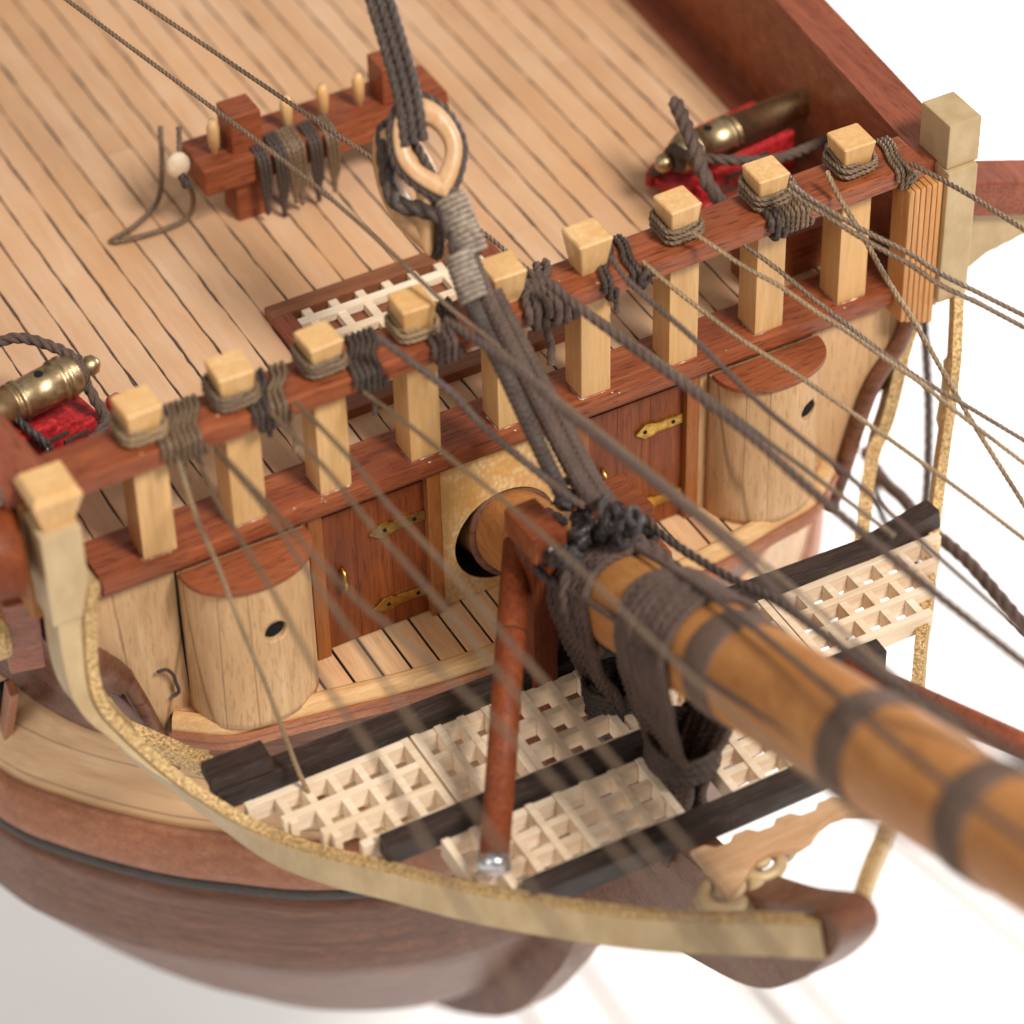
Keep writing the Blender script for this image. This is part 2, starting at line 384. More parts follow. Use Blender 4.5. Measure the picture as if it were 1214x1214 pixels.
# planking: levels of waterlines, outline points (x,y) for the port quarter and mirrored
T4 = [(-5.3, 3.6), (-4.98, 2.17), (-4.52, 1.4), (-3.86, .64), (-3.3, .16), (-2.5, -.42), (-1.3, -.9), (XC, -1.08)]
def tl(sx, dy, z, xw, sy=1.0): return (z, [(XC+(p[0]-XC)*sx, -1.08+(p[1]+1.08)*sy+dy) for p in T4], xw)
lv = [(-2.2, [(-4.75, 3.6), (-4.35, 1.9), (-4.0, .75), (-3.6, -.02), (-3.1, -.3), (-2.2, -.48), (-1.1, -.64), (XC, -.7)], 5.0),
      (-2.6, [(-4.85, 3.5), (-4.5, 2.1), (-4.1, 1.0), (-3.5, .3), (-3.0, -.05), (-2.2, -.38), (-1.1, -.58), (XC, -.66)], 5.1),
      (-3.0, [(-5.0, 3.7), (-4.71, 2.46), (-4.27, 1.35), (-3.5, .52), (-2.9, .05), (-2.0, -.3), (-1.1, -.5), (XC, -.66)], 5.2),
      tl(.985, .12, -3.5, 5.3), tl(1, 0, -4.0, 5.35), tl(1.012, -.05, -4.65, 5.4), tl(1.012, -.03, -4.85, 5.4), tl(1.0, .15, -6.2, 5.35), tl(.8, 1.5, -8.6, 4.8), tl(.4, 3.9, -11.0, 3.0)]
def wl(i):
    z, p, xw = lv[i]; L = [V((-xw-.15, 13, z)), V((-xw-.05, 9, z)), V((-xw, 6, z))]
    L += [V((q[0], q[1], z)) for q in p]; L = smoothpath(L, 8)
    return L+[V((2*XC-q.x, q.y, q.z)) for q in L[::-1][1:]]
def band(name, i0, i1, mat, out=0.0, sub=5):
    bm = B(); A = [wl(i) for i in range(i0, i1+1)]; rows = []
    for a, b in zip(A[:-1], A[1:]):
        for k in range(sub): rows.append([p+(q-p)*(k/sub) for p, q in zip(a, b)])
    rows.append(A[-1])
    if out:
        for ri, r in enumerate(rows):
            e = out*min(1, 2.5*min(ri, len(rows)-1-ri)/len(rows)+.45)
            for p in r:
                n_ = V((p.x-XC, (p.y-3)*.9, 0)); n_.normalize(); p += n_*e
    vs = [[bm.verts.new(p) for p in r] for r in rows]
    for a, b in zip(vs[:-1], vs[1:]):
        for k in range(len(a)-1): bm.faces.new((a[k], a[k+1], b[k+1], b[k]))
    g = bmesh.ops.extrude_face_region(bm, geom=bm.faces[:])
    for v in [q for q in g['geom'] if isinstance(q, bmesh.types.BMVert)]:
        n_ = V((v.co.x-XC, (v.co.y-3)*.9, 0)); n_.normalize(); v.co -= n_*.12
    bmesh.ops.recalc_face_normals(bm, faces=bm.faces)
    return obj(name, bm, mat, hull, smooth=True)
band('hull_planking', 0, 2, 'walnut'); band('pale_planking', 2, 4, 'hullpale'); band('wale', 4, 5, 'trim', .07); band('black_strake', 5, 6, 'ebony', .03, 3)
band('hull_planking', 6, 9, 'walnut')
bm = B()  # stem and knee of the head, in the centre line
prism(bm, [(XC-.2, q.y, q.z) for q in smoothpath([V((0, -.9, -2.6)), V((0, -2.6, -2.5)), V((0, -4.0, -2.25)), V((0, -5.2, -1.5)), V((0, -6.1, -.75)), V((0, -6.3, -1.0)), V((0, -5.7, -2.1)), V((0, -4.9, -3.0)), V((0, -3.6, -3.8)), V((0, -2.0, -4.8)), V((0, -1.2, -6.6)), V((0, .3, -9)), V((0, 2.9, -11)), V((0, 2.9, -8)), V((0, .5, -5))], 5)], (.4, 0, 0), .0)
obj('stem_knee', bm, 'walnut', hull)

# ================================================================== BULKHEAD
bh = thing('beakhead_bulkhead', (XC, .3, ZB), 'pale wooden front wall below the timberhead rail with two doors and a round spar hole', 'wall')
Rr = [(4.78, -.02), (4.66, -.6), (4.36, -1.05), (4.19, -1.55), (4.05, -2.1), (3.9, -2.6), (3.55, -2.9), (3.4, -2.35)]
for sgn, nm in ((1, 'wing'), (-1, 'wing')):
    bm = B()
    pts = [(2.25 if sgn > 0 else 2.13, .1, -.02)]+[(p[0] if sgn > 0 else p[0]-.12, .1, p[1]) for p in Rr]+[(2.25 if sgn > 0 else 2.13, .1, -2.35)]
    pts = [(q[0]*sgn, q[1], q[2]) for q in pts]
    prism(bm, pts, (0, .35, 0), .015); obj('side_panel', bm, 'pale', bh)
    bm = B()   # brown moulding along the outer edge of the wing
    pth = smoothpath([V(((p[0] if sgn > 0 else p[0]-.12)*sgn, .02, p[1])) for p in Rr[:6]], 6)
    sweep(bm, pth, .09, 10); obj('edge_moulding', bm, 'walnut', bh, smooth=True)
# mottled panel with hole
bm = B(); HC = V((.02, 0, -1.28)); HR = .57; NH = 64; y0, y1 = .11, .42
x0, x1, z0, z1 = -.74, .83, ZB+.01, -.02
inn = []; outr = []
for k in range(NH):
    a = 2*math.pi*k/NH; c, s_ = math.cos(a), math.sin(a)
    inn.append((HC.x+HR*c, HC.z+HR*s_))
    t = min([(x1-HC.x)/c if c > 1e-6 else 1e9, (x0-HC.x)/c if c < -1e-6 else 1e9, (z1-HC.z)/s_ if s_ > 1e-6 else 1e9, (z0-HC.z)/s_ if s_ < -1e-6 else 1e9])
    outr.append((HC.x+t*c, HC.z+t*s_))
rs = [[bm.verts.new((p[0], yy, p[1])) for p in L] for L, yy in ((outr, y0), (inn, y0), (inn, y1))]
for r0, r1 in zip(rs[:-1], rs[1:]):
    for k in range(NH): bm.faces.new((r0[k], r1[k], r1[(k+1) % NH], r0[(k+1) % NH]))
obj('mottled_panel', bm, 'mott', bh)
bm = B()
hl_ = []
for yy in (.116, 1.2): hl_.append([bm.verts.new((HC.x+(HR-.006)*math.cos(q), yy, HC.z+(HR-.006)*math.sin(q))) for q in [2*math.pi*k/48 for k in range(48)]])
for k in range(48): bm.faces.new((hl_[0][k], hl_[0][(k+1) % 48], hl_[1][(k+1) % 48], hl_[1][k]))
bm.faces.new(hl_[1]); obj('hole_shade', bm, 'black', bh)  # black tube, colours the shade inside the spar hole
# jambs, doors
def hinge(bm, x, z, L=.62, h=.13, y=.07, s=1):
    P = [(x, z-h*.42), (x, z+h*.42), (x-L*.55, z+h*.42), (x-L*.66, z+h*.62), (x-L*.8, z+h*.66), (x-L, z), (x-L*.8, z-h*.66), (x-L*.66, z-h*.62), (x-L*.55, z-h*.42)]
    prism(bm, [(p[0], y, p[1]) for p in P], (0, -.03, 0), .006)
for nm, xa, xb, tilt in (('left', -2.0, -.86, 0), ('right', .94, 2.09, 0)):
    bm = B(); n = 3; w_ = (xb-xa)/n
    for k in range(n): box(bm, xa+w_*k+.001, xa+w_*(k+1)-.001, .12, .3, ZB+.02, -.2, .005)
    d = obj('door', bm, 'door', bh, (xa+w_, .2, ZB))
    bm = B(); box(bm, xa-.02, xb+.02, .14, .3, -.2, -.02, .01); obj('lintel', bm, 'door', bh)
    for z in (-.62, -1.62):
        bm = B(); hinge(bm, xb-.01, z, .62 if nm == 'left' else .56, .14, .118)
        hg = obj('hinge', bm, 'brass', d)
        for xx in (xb-.13, xb-.46): bm = B(); lathe(bm, (xx, .084, z), (xx, 1, z), [(0, .024), (.012, .024)], 12); obj('pin_hole', bm, 'black', hg)
    bm = B(); hx = xa+.2; pth = [V((hx, .11-.1*math.sin(t), -1.05-.12*math.cos(t))) for t in [math.pi*i/12 for i in range(13)]]
    sweep(bm, pth, .028, 8); h_ = obj('handle', bm, 'brass', d, smooth=True)
for x in (-2.075, -.79, .875, 2.16):
    bm = B(); box(bm, x-.075, x+.075, .03, .26, ZB+.005, -.045, .012); obj('door_post', bm, 'jamb', bh)
for xa_, xb_ in ((-1.9, -.95), (1.0, 2.0)):   # dried glue under the sill
    bm = B(); sweep(bm, [V((xa_+(xb_-xa_)*i/30, .11, -.062+.006*math.sin(i*1.7))) for i in range(31)], lambda t_: .008+.02*abs(noise.noise(V((t_*6, xa_, 0)))), 6); obj('glue_line', bm, 'glue', bh, smooth=True)

# ---- half round columns
def column(xc, name_lab, hole_px, rx=.66, ry=.62):
    t = thing('half_round_column', (xc, .1, ZB), name_lab, 'column', 'half round columns either side of the doors')
    n = 28; prof = []
    for k in range(n+1):
        a = math.pi*k/n; prof.append((xc-rx*math.cos(a), .098-ry*math.sin(a)**.85))
    zb = ZB-.0; zt = -.16
    bm = B(); rows = []
    Hs = [zb+(zt-zb)*i/24 for i in range(25)]
    hp = at(hole_px[0], hole_px[1], Y=-.42)
    for z in Hs: rows.append([bm.verts.new((p[0], p[1]+.012*noise.noise(V((p[0]*2, z*.6, 3))), z)) for p in prof])
    for a, b in zip(rows[:-1], rows[1:]):
        for k in range(n): bm.faces.new((a[k], a[k+1], b[k+1], b[k]))
    bm.faces.new(rows[0]); bm.faces.new(rows[-1][::-1])
    for i in range(24): bm.faces.new((rows[i][0], rows[i+1][0], rows[i+1][n], rows[i][n]))
    bmesh.ops.recalc_face_normals(bm, faces=bm.faces)
    o = obj('shaft', bm, 'pale', t)
    for p in o.data.polygons: p.use_smooth = abs(p.normal.z) < .5 and p.normal.y < .5
    bm = B()
    cp = [(xc-(rx+.01)*math.cos(math.pi*k/32), .0-(ry-.06)*math.sin(math.pi*k/32)**.8, zt+.002) for k in range(33)]
    prism(bm, cp, (0, 0, .065), .012); obj('cap', bm, 'cap', t)
    # bored hole, really drilled into the shaft
    u = (hp.x-xc)/rx; ys = .098-ry*max(0, 1-u*u)**.42
    cb = B(); hx = V((hp.x, ys, hp.z)); dirn = V((u*.35, -1, .0)).normalized()
    lathe(cb, hx+dirn*.3, hx-dirn, [(0, .12), (.52, .115)], 22)
    for v in cb.verts: v.co += V((.014*noise.noise(v.co*9), 0, .014*noise.noise(v.co*9+V((5, 0, 0)))))
    me = bpy.data.meshes.new('cutter'); cb.to_mesh(me); cb.free(); cu = bpy.data.objects.new('cutter', me); COL.objects.link(cu)
    md = o.modifiers.new('bore', 'BOOLEAN'); md.operation = 'DIFFERENCE'; md.object = cu; md.solver = 'EXACT'
    bpy.context.view_layer.update(); dg = bpy.context.evaluated_depsgraph_get(); nm_ = bpy.data.meshes.new_from_object(o.evaluated_get(dg))
    o.modifiers.remove(md); o.data = nm_; bpy.data.objects.remove(cu)
    nm_.materials.clear(); nm_.materials.append(M['pale'])
    bm = B(); lathe(bm, hx-dirn*.05, hx-dirn*2, [(0, .1), (.02, .1)], 22); obj('bore_shade', bm, 'black', t)  # black disc set in the bore as painted shade
    return t
column(-2.86, 'pale half round column with a red-brown cap left of the left door', (322, 741))
column(2.98, 'pale half round column with a red-brown cap right of the right door', (960, 488), .62, .56)
# thin grooves of the wing on the left: dark split beside the left column
bm = B(); sweep(bm, [V((-3.52, .085, -.1)), V((-3.53, .08, -.9)), V((-3.51, .08, -1.6)), V((-3.5, .085, -2.1))], .014, 6); obj('split', bm, 'black', bh)

# ================================================================== TIMBERHEAD RAIL
rail = thing('timberhead_rail', (XC, .2, 0), 'mahogany rail on a row of square boxwood timberheads across the deck front', 'rail')
def rz(x): return 1.46+.022*(x)       # underside of the rail
bm = B(); box(bm, -4.3, 4.72, -.05, .56, .0, .18, .02); box(bm, -4.3, 4.72, -.015, .4, -.05, -.002, .015); o = obj('sill', bm, 'maho', rail)
bm = B()
xa, xb = -4.62, 4.70; N = 24
for i in range(1):
    hexa(bm, [(xa, -.13, rz(xa)), (xb, -.13, rz(xb)), (xb, .385, rz(xb)), (xa, .385, rz(xa)), (xa, -.13, rz(xa)+.2), (xb, -.13, rz(xb)+.2), (xb, .385, rz(xb)+.2), (xa, .385, rz(xa)+.2)], .028)
obj('rail_beam', bm, 'maho', rail)
HEADS = [(-3.835, .17, .345), (-2.9, .17, .345), (-1.99, .165, .33), (-1.02, .165, .33), (-.06, .19, .34), (.865, .19, .33), (1.86, .19, .33), (2.86, .18, .33), (3.84, .2, .34)]
head_lab = []
for i, (xl, yo, w_) in enumerate(HEADS):
    c = xl+w_/2; y0_ = .03; zr = rz(c)+.2; bm = B()
    box(bm, xl, xl+w_, y0_, y0_+w_, .178, rz(c)+.05, .012)
    # neck and head
    nk = w_*(.76 if i != 5 else .8); hd = w_*1.06; hh = .37+.02*math.sin(i*2.3); hc = y0_+w_/2
    rr = random.Random(i); tw = rr.uniform(-.05, .05)
    lv_ = [(zr-.15, nk/2), (zr+.03, nk/2), (zr+.14, nk/2+.025), (zr+hh-.015, hd/2), (zr+hh, hd/2-.012)]
    if i == 5: lv_ = [(zr-.15, nk/2), (zr+.0, nk/2), (zr+hh+.02, hd/2+.01), (zr+hh+.04, hd/2-.005)]
    prev = None
    for z, h in lv_:
        ring = []; bv = .012
        for sx_, sy_ in ((1, 1), (-1, 1), (-1, -1), (1, -1)):
            pr_ = [(sx_*h, sy_*(h-bv)), (sx_*(h-bv), sy_*h)]
            if sx_*sy_ < 0: pr_ = pr_[::-1]
            for u_, v_ in pr_: ring.append(bm.verts.new((c+u_*math.cos(tw)-v_*math.sin(tw), hc+u_*math.sin(tw)+v_*math.cos(tw), z)))
        if prev:
            for q in range(8): bm.faces.new((prev[q], prev[(q+1) % 8], ring[(q+1) % 8], ring[q]))
        prev = ring
    bm.faces.new(prev)
    th_ = obj('timberhead', bm, 'box', rail)
    bm = B(); gp = [V((xl-.012, y0_+w_*.7, .186)), V((xl-.012, y0_+.05, .186)), V((xl-.01, y0_-.01, .188)), V((xl+.1, y0_-.014, .186)), V((xl+w_*rr.uniform(.5, .95), y0_-.012, .186))]
    sweep(bm, resample(smoothpath(gp, 5), .02), lambda t_: .002+.018*max(0, noise.noise(V((t_*9, i*3.3, 0)))), 6); obj('glue_bead', bm, 'glue', th_, smooth=True)

rd = random.Random(21)
sill_o = [c for c in rail.children if c.name.startswith('sill')][0]; beam_o = [c for c in rail.children if c.name.startswith('rail_beam')][0]
for i in range(26):
    x = rd.uniform(-4.0, 4.5); bm = B()
    if i % 2: c = V((x, rd.uniform(-.07, .0), .182)); par = sill_o
    else: c = V((x, rd.uniform(-.12, .2), rz(x)+.202)); par = beam_o
    blob(bm, c, rd.uniform(.008, .017), (1.3, 1, .5), .5, i, 1); obj('glue_speck', bm, 'glue', par, smooth=True)

# ================================================================== ROPE FITTINGS ON THE RAIL
def px2x(px, y=-.13):
    "position along the rail from the photo column"
    lo, hi = -4.4, 4.8
    for _ in range(40):
        m = (lo+hi)/2; d = V((m, y, rz(m)+.2))-CAM; X_ = 607+4000*d.dot(CX)/d.dot(_f)
        if X_ < px: lo = m
        else: hi = m
    return (lo+hi)/2
def hitch(px, turns, r, mat, label, step=1.0, tail=0, cat='rope lashing', skew=.1, tail2=None, loose=0.0, seed=0, knot=False):
    x = px2x(px); z0 = rz(x); bm = B(); pts = []; rd = random.Random(px)
    W = r*2*step
    for k in range(turns*16+1):
        t = k/16; a = 2*math.pi*t; e = r*1.05+loose*abs(math.sin(a*.5))
        cy, cz = .128, z0+.1; hy, hz = .258+e, .1+e
        c_, s_ = math.cos(a), math.sin(a); n_ = 7
        rr = (abs(c_/hy)**n_+abs(s_/hz)**n_)**(-1/n_)
        xx = x+(t-turns/2)*W-skew*c_*.22+rd.uniform(-1, 1)*r*.15
        pts.append(V((xx, cy+rr*c_*-1, cz+rr*s_)))
    rope(bm, pts, r, None, .8)
    if tail:
        p0 = V((x+rd.uniform(-.05, .05), .0, z0-.02)); rope(bm, [p0, p0+V((.01, -.02, -tail*.4)), p0+V((.06, .02, -tail*.7)), p0+V((.03, -.04, -tail))], r*.95, None, .8)
    if tail2:
        p0 = V((x-.06, .02, z0)); rope(bm, [p0, p0+V((-.03, -.03, -tail2*.5)), p0+V((.03, 0, -tail2))], r*.8, None, .8)
    if knot:
        for q in range(3):
            a0 = q*2.1; c = V((x+.02, -.2, z0+.14)); ring = [c+V((math.cos(a0)*math.cos(t), -.25*math.sin(t), math.sin(t)))*r*2.3 for t in [2*math.pi*i/10 for i in range(10)]]
            rope(bm, ring, r*.95, None, .7)
    return lone('rail_lashing', bm, mat, label, cat, 'rope hitches round the rail')
def coil(i, turns, r, mat, label):
    xl, _, w_ = HEADS[i]; c = V((xl+w_/2, .03+w_/2, rz(xl)+.2)); bm = B(); pts = []; rd = random.Random(i+50); h = w_*.76/2+r*1.3
    for k in range(turns*20+8):
        a = 2*math.pi*k/20+2.5; lay = k/20
        out = h+(r*1.6 if int(lay) % 2 else 0)+rd.uniform(-1, 1)*r*.15
        n_ = 5; c_, s_ = math.cos(a), math.sin(a); rr = out*(abs(c_)**n_+abs(s_)**n_)**(-1/n_)
        pts.append(c+V((rr*c_, rr*s_, r+min(lay, turns)*r*1.15+rd.uniform(-1, 1)*r*.2+.02*math.sin(a*1.0))))
    rope(bm, pts, r, None, .9)
    return lone('rope_coil', bm, mat, label, 'rope coil', 'rope coils round the timberheads')
ordn = ['first', 'second', 'third', 'fourth', 'fifth', 'sixth', 'seventh', 'eighth', 'ninth']
for i, mt, tr in ((0, 'rtan', 3), (1, 'rbrown', 4), (2, 'rbrown', 4), (3, 'rtan', 3), (6, 'rbrown', 4), (7, 'rbrown', 4), (8, 'rbrown', 3)):
    coil(i, tr+1, .028, mt, f'brown cord wound round the neck of the {ordn[i]} timberhead from the left')
hitch(207, 2, .027, 'rbrown', 'two loose brown turns round the rail just right of the first timberhead', 1.1, 0, skew=.3, seed=1)
hitch(232, 6, .027, 'rbrown', 'thick brown cord bundle round the rail left of the second timberhead', 1.05, .42, skew=.4, tail2=.5, seed=2)
hitch(322, 3, .032, 'rdark', 'dark rope turns round the rail just right of the second timberhead', 1.0, .2, skew=.4)
hitch(345, 3, .027, 'rbrown', 'two brown cord turns round the rail left of the third timberhead', 1.1, .5, skew=.5)
hitch(447, 5, .032, 'rdark', 'dark four-turn rope lashing round the rail left of the fourth timberhead', .95, .42, skew=.4)
hitch(540, 4, .036, 'rgrey', 'grey rope turns round the rail right of the fourth timberhead', .95, 0, skew=.5)
hitch(652, 3, .05, 'rgrey', 'thick grey crossed rope hitch on the rail left of the sixth timberhead', 1.0, .62, skew=-.5)
hitch(655, 2, .046, 'rgrey', 'fuzzy grey rope turns lying over the thick crossed hitch left of the sixth timberhead', 1.0, 0, skew=.9)
hitch(736, 2, .032, 'rdark', 'thin dark rope turns round the rail right of the sixth timberhead', 1.0, .3, skew=.6)
hitch(760, 2, .032, 'rdark', 'dark knotted cord turns round the rail left of the seventh timberhead', 1.0, 0, skew=.2, knot=True)
hitch(948, 6, .029, 'rbrown', 'wide brown cord bundle round the rail between eighth and ninth timberheads', 1.0, .0, skew=.2)
hitch(926, 2, .04, 'rdark', 'dark grey rope turns on the rail just right of the eighth timberhead', 1.0, .0, skew=.3)
hitch(1076, 3, .027, 'rbrown', 'brown cord knotted round the far right end of the rail', 1.0, 0, skew=.2, knot=True)

# ================================================================== RUNNING ROPES
def line(pxs, d0, d1, r, mat, label, lead=0.0, trail=0.0, start=None, end=None, sag=0.0, name='rigging_rope', lay=None, fine=.8):
    "rope through photo points; depth runs evenly from d0 to d1; extended past the picture in a straight line"
    n = len(pxs); L = [0.0]
    for a, b in zip(pxs[:-1], pxs[1:]): L.append(L[-1]+math.hypot(b[0]-a[0], b[1]-a[1]))
    P = []
    for (x, y), l in zip(pxs, L):
        t = l/L[-1]; iv = (1/d0)*(1-t)+(1/d1)*t; P.append(atd(x, y, 1/iv))
    if lead: P.insert(0, P[0]+(P[0]-P[1]).normalized()*lead)
    if trail: P.append(P[-1]+(P[-1]-P[-2]).normalized()*trail)
    if start is not None: P[0] = V(start)
    if end is not None: P[-1] = V(end)
    bm = B(); p = smoothpath(P, 12)
    if sag:
        for i, q in enumerate(p): q.z -= sag*math.sin(math.pi*i/(len(p)-1))
    pitch = lay or r*6.5; p = resample(p, pitch/(14*fine)); sweep(bm, p, r, 12, 2*math.pi/pitch, 3, .4)
    return lone(name, bm, mat, label, 'rope')
def dep(px, py, Y=None, X=None, Z=None):
    return (at(px, py, X, Y, Z)-CAM).dot(_f)
dR = lambda px, py: dep(px, py, Y=-.2)
line([(212, 548), (232, 611), (257, 668), (276, 718), (296, 767), (316, 814), (350, 905), (366, 942), (386, 998)], dR(203, 537), 32.0, .026, 'rtan', 'slack beaded tan cord hanging from the rail to the left gold head rail')
line([(240, 560), (262, 602), (299, 661), (328, 710), (375, 795), (440, 890), (505, 1000)], dR(240, 560), 26.0, .026, 'rbrown', 'blurred brown cord crossing the left column and ending below the gratings', trail=7)
line([(254, 528), (299, 577), (338, 619), (412, 700), (489, 767), (600, 868), (700, 975)], dR(254, 528), 25.6, .026, 'rbrown', 'blurred brown cord from the second timberhead across the left door foot', trail=7)
line([(256, 532), (311, 599), (358, 668), (402, 730), (483, 848), (565, 965)], dR(254, 532), 25.8, .025, 'rbrown', 'thin blurred cord running down beside the red-brown column cap and left door post', trail=7)
line([(322, 490), (390, 560), (441, 624), (500, 690), (610, 820), (760, 1000)], dR(322, 490), 25.8, .026, 'rbrown', 'blurred brown cord across the middle of the left door', trail=7)
line([(350, 475), (416, 544), (458, 596), (532, 676), (594, 750), (652, 816), (830, 1023)], dR(350, 475), 26.0, .026, 'rbrown', 'brown cord crossing the upper hinge of the left door', trail=7)
line([(432, 465), (485, 504), (537, 546), (598, 594), (680, 668), (850, 830), (1110, 1040)], dR(432, 465), 26.0, .025, 'rbrown', 'thin brown cord passing just above the round spar hole', trail=6)
line([(446, 398), (485, 427), (537, 467), (580, 512), (663, 580), (692, 600)], dR(446, 398), 31.2, .04, 'rgrey', 'grey rope from the fourth timberhead lashing down behind the stay collar')
line([(530, 378), (620, 443), (666, 485), (758, 557), (870, 650), (955, 733), (1030, 787), (1131, 850), (1214, 900)], dR(530, 378), 26.2, .046, 'rgrey', 'thick grey rope crossing the right door and the right end of the spar', trail=6)
line([(650, 335), (692, 369), (758, 417), (811, 456), (894, 520), (970, 588), (1094, 691), (1214, 786)], dR(650, 335), 28.8, .05, 'rgrey', 'thick grey rope from the crossed hitch over the right column to the right gold rail', trail=6)
line([(724, 305), (748, 336), (824, 403), (894, 472), (952, 521), (1013, 570), (1090, 640), (1214, 750)], dR(719, 303), 29.6, .03, 'rgrey', 'thin dark rope crossing the red-brown cap of the right column', trail=6)
line([(762, 310), (800, 343), (867, 394), (903, 418), (953, 450), (1034, 506), (1105, 557), (1158, 596), (1214, 639)], dR(771, 319), 31.6, .026, 'rtan', 'tan cord from the dark knot, passing just above the bored hole of the right column', trail=6)
line([(822, 276), (882, 316), (924, 339), (968, 370), (1000, 390), (1052, 427), (1094, 456), (1131, 486), (1214, 549)], dR(829, 280), 31.9, .026, 'rtan', 'tan cord from the seventh timberhead, lower of two cords meeting over the right gold rail', trail=6)
line([(882, 290), (924, 321), (968, 357), (1000, 382), (1052, 422), (1094, 451), (1144, 480), (1214, 522)], dR(884, 292), 32.1, .026, 'rbrown', 'brown laid cord from under the rail at the eighth timberhead, upper of the close pair', trail=6)
line([(980, 203), (994, 232), (1023, 280), (1052, 332), (1089, 390), (1121, 446), (1160, 512), (1214, 598)], dR(994, 232), 32.2, .029, 'rtan', 'pale twisted cord dropping steeply from the ninth timberhead across the right gold rail', trail=6)
line([(936, 216), (960, 235), (1018, 270), (1079, 301), (1118, 326), (1214, 374)], dR(926, 214), 32.4, .029, 'rbrown', 'brown laid cord of the upper right double line, nearer the top', trail=6)
line([(934, 224), (960, 243), (1018, 280), (1079, 314), (1115, 338), (1165, 362), (1214, 388)], dR(926, 220), 32.3, .029, 'rbrown', 'brown laid cord of the upper right double line, lower strand', trail=6)
line([(1079, 193), (1147, 230), (1214, 272)], dR(1079, 193), 32.4, .028, 'rbrown', 'brown cord at the top right crossing the red cathead beam', trail=6)
line([(120, 30), (335, 190), (430, 268), (527, 359), (572, 396), (640, 455), (758, 549), (890, 655), (1060, 800)], 33.6, 28.6, .025, 'rbrown', 'long thin brown cord running over the deck grating and beside the thick grey rope', lead=3, trail=6)
line([(200, 25), (400, 160), (548, 257), (627, 320), (700, 370), (800, 440), (960, 560)], 33.9, 31.0, .026, 'rbrown', 'thin brown cord passing behind the stay blocks to the crossed grey hitch', lead=3, trail=1)
line([(640, 678), (703, 716), (775, 766), (860, 820), (955, 881), (1079, 963), (1214, 1050)], dep(640, 678, X=-.45), 25.4, .036, 'rgrey', 'grey rope running along the near side of the great round spar', trail=6)
line([(735, 640), (788, 669), (860, 718), (986, 819), (1118, 926), (1214, 995)], dep(735, 640, X=.2), 24.9, .036, 'rgrey', 'grey rope running along the top of the great round spar', trail=6)
line([(765, 617), (800, 645), (860, 682), (920, 712), (985, 758), (1060, 815)], dep(771, 623, X=.5), 29.5, .048, 'rdark', 'dark rope leaving the stay collar to the right above the spar', trail=1)

# ================================================================== FORESTAY, BLOCKS, COLLAR
stay = thing('forestay', tuple(atd(720, 600, 31.5)), 'thick doubled grey stay seized with pale thread, running down to the spar', 'stay rope')
def sp(px, py, X=XC):
    t = max(0, min(1, (py-230)/(600-230))); return atd(px, py, 31.62-.12*t+(X-XC)*.9)
bm = B(); rope(bm, [sp(533, 225, .0), sp(556, 300, .0), sp(575, 350, .02), sp(612, 425, .04), sp(655, 510), sp(690, 575), sp(712, 600)], .095, .5, 1.6, lobes=9, depth=.2); obj('stay_leg', bm, 'rgrey', stay)
bm = B(); rope(bm, [sp(548, 300, -.12), sp(560, 360, -.14), sp(598, 440, -.14), sp(635, 520, -.12), sp(668, 590, -.1)], .085, .5, 1.6, lobes=8, depth=.22); obj('stay_leg', bm, 'rdark', stay)
bm = B(); rope(bm, [sp(586, 345, .14), sp(625, 420, .16), sp(668, 500, .16), sp(705, 570, .15), sp(725, 598, .14)], .08, .5, 1.6, lobes=8, depth=.22); obj('stay_leg', bm, 'rgrey', stay)
def seizing(a, b, r, n, parent):
    a, b = V(a), V(b); d = b-a; L = d.length; d.normalize(); x = d.orthogonal().normalized(); y = d.cross(x); pts = []
    rd = random.Random(int(L*1000))
    for k in range(n*14): t = k/(n*14); q = 2*math.pi*k/14; pts.append(a+d*L*t+(x*math.cos(q)+y*math.sin(q))*r*(1+rd.uniform(-.02, .02)))
    bm = B(); sweep(bm, pts, L/n*.52, 8); return obj('seizing', bm, 'seize', parent, smooth=True)
seizing(sp(533, 232, -.0), sp(561, 302, 0), .135, 11, stay)
seizing(sp(542, 300, -.12), sp(562, 356, -.12), .118, 9, stay)
# heart blocks
def heart(c, u, wv, L, W, T, label, opening=True):
    "pointed oval block: u long axis, wv width axis"
    c, u, wv = V(c), V(u).normalized(), V(wv).normalized(); wv = (wv-u*wv.dot(u)).normalized(); nn = u.cross(wv)
    t = thing('heart_block', tuple(c-u*L/2), label, 'block', 'wooden heart blocks on the stay')
    n = 40
    def prof(k, s_):
        a = 2*math.pi*k/n; tt = -math.cos(a); uu = tt*L/2; ww = math.copysign(W/2*((1-abs(tt)**1.7) if tt < 0 else math.sqrt(max(0, 1-tt*tt))), math.sin(a))
        return c+u*uu*s_+wv*ww*s_
    bm = B(); rings = []
    for s_, h in ((.93, -T/2), (1.0, -T/2+.03), (.94, -T*.12), (.94, T*.12), (1.0, T/2-.03), (.93, T/2)): rings.append([bm.verts.new(prof(k, s_)+nn*h) for k in range(n)])
    inner = []
    for s_, h in ((.56, T/2), (.5, T/2-.04), (.5, -T/2+.04), (.56, -T/2)): inner.append([bm.verts.new(prof(k, s_)+nn*h+u*.0) for k in range(n)])
    seq = rings+inner+[rings[0]]
    for a, b in zip(seq[:-1], seq[1:]):
        for k in range(n): bm.faces.new((a[k], a[(k+1) % n], b[(k+1) % n], b[k]))
    bmesh.ops.recalc_face_normals(bm, faces=bm.faces)
    obj('block_body', bm, 'heart', t, smooth=True)
    bm = B(); rp = [prof(k, 1.04) for k in range(n)]+[prof(0, 1.04)]; rope(bm, rp, .05, None, .8, curve=False); obj('strop', bm, 'rdark', t)
    return t
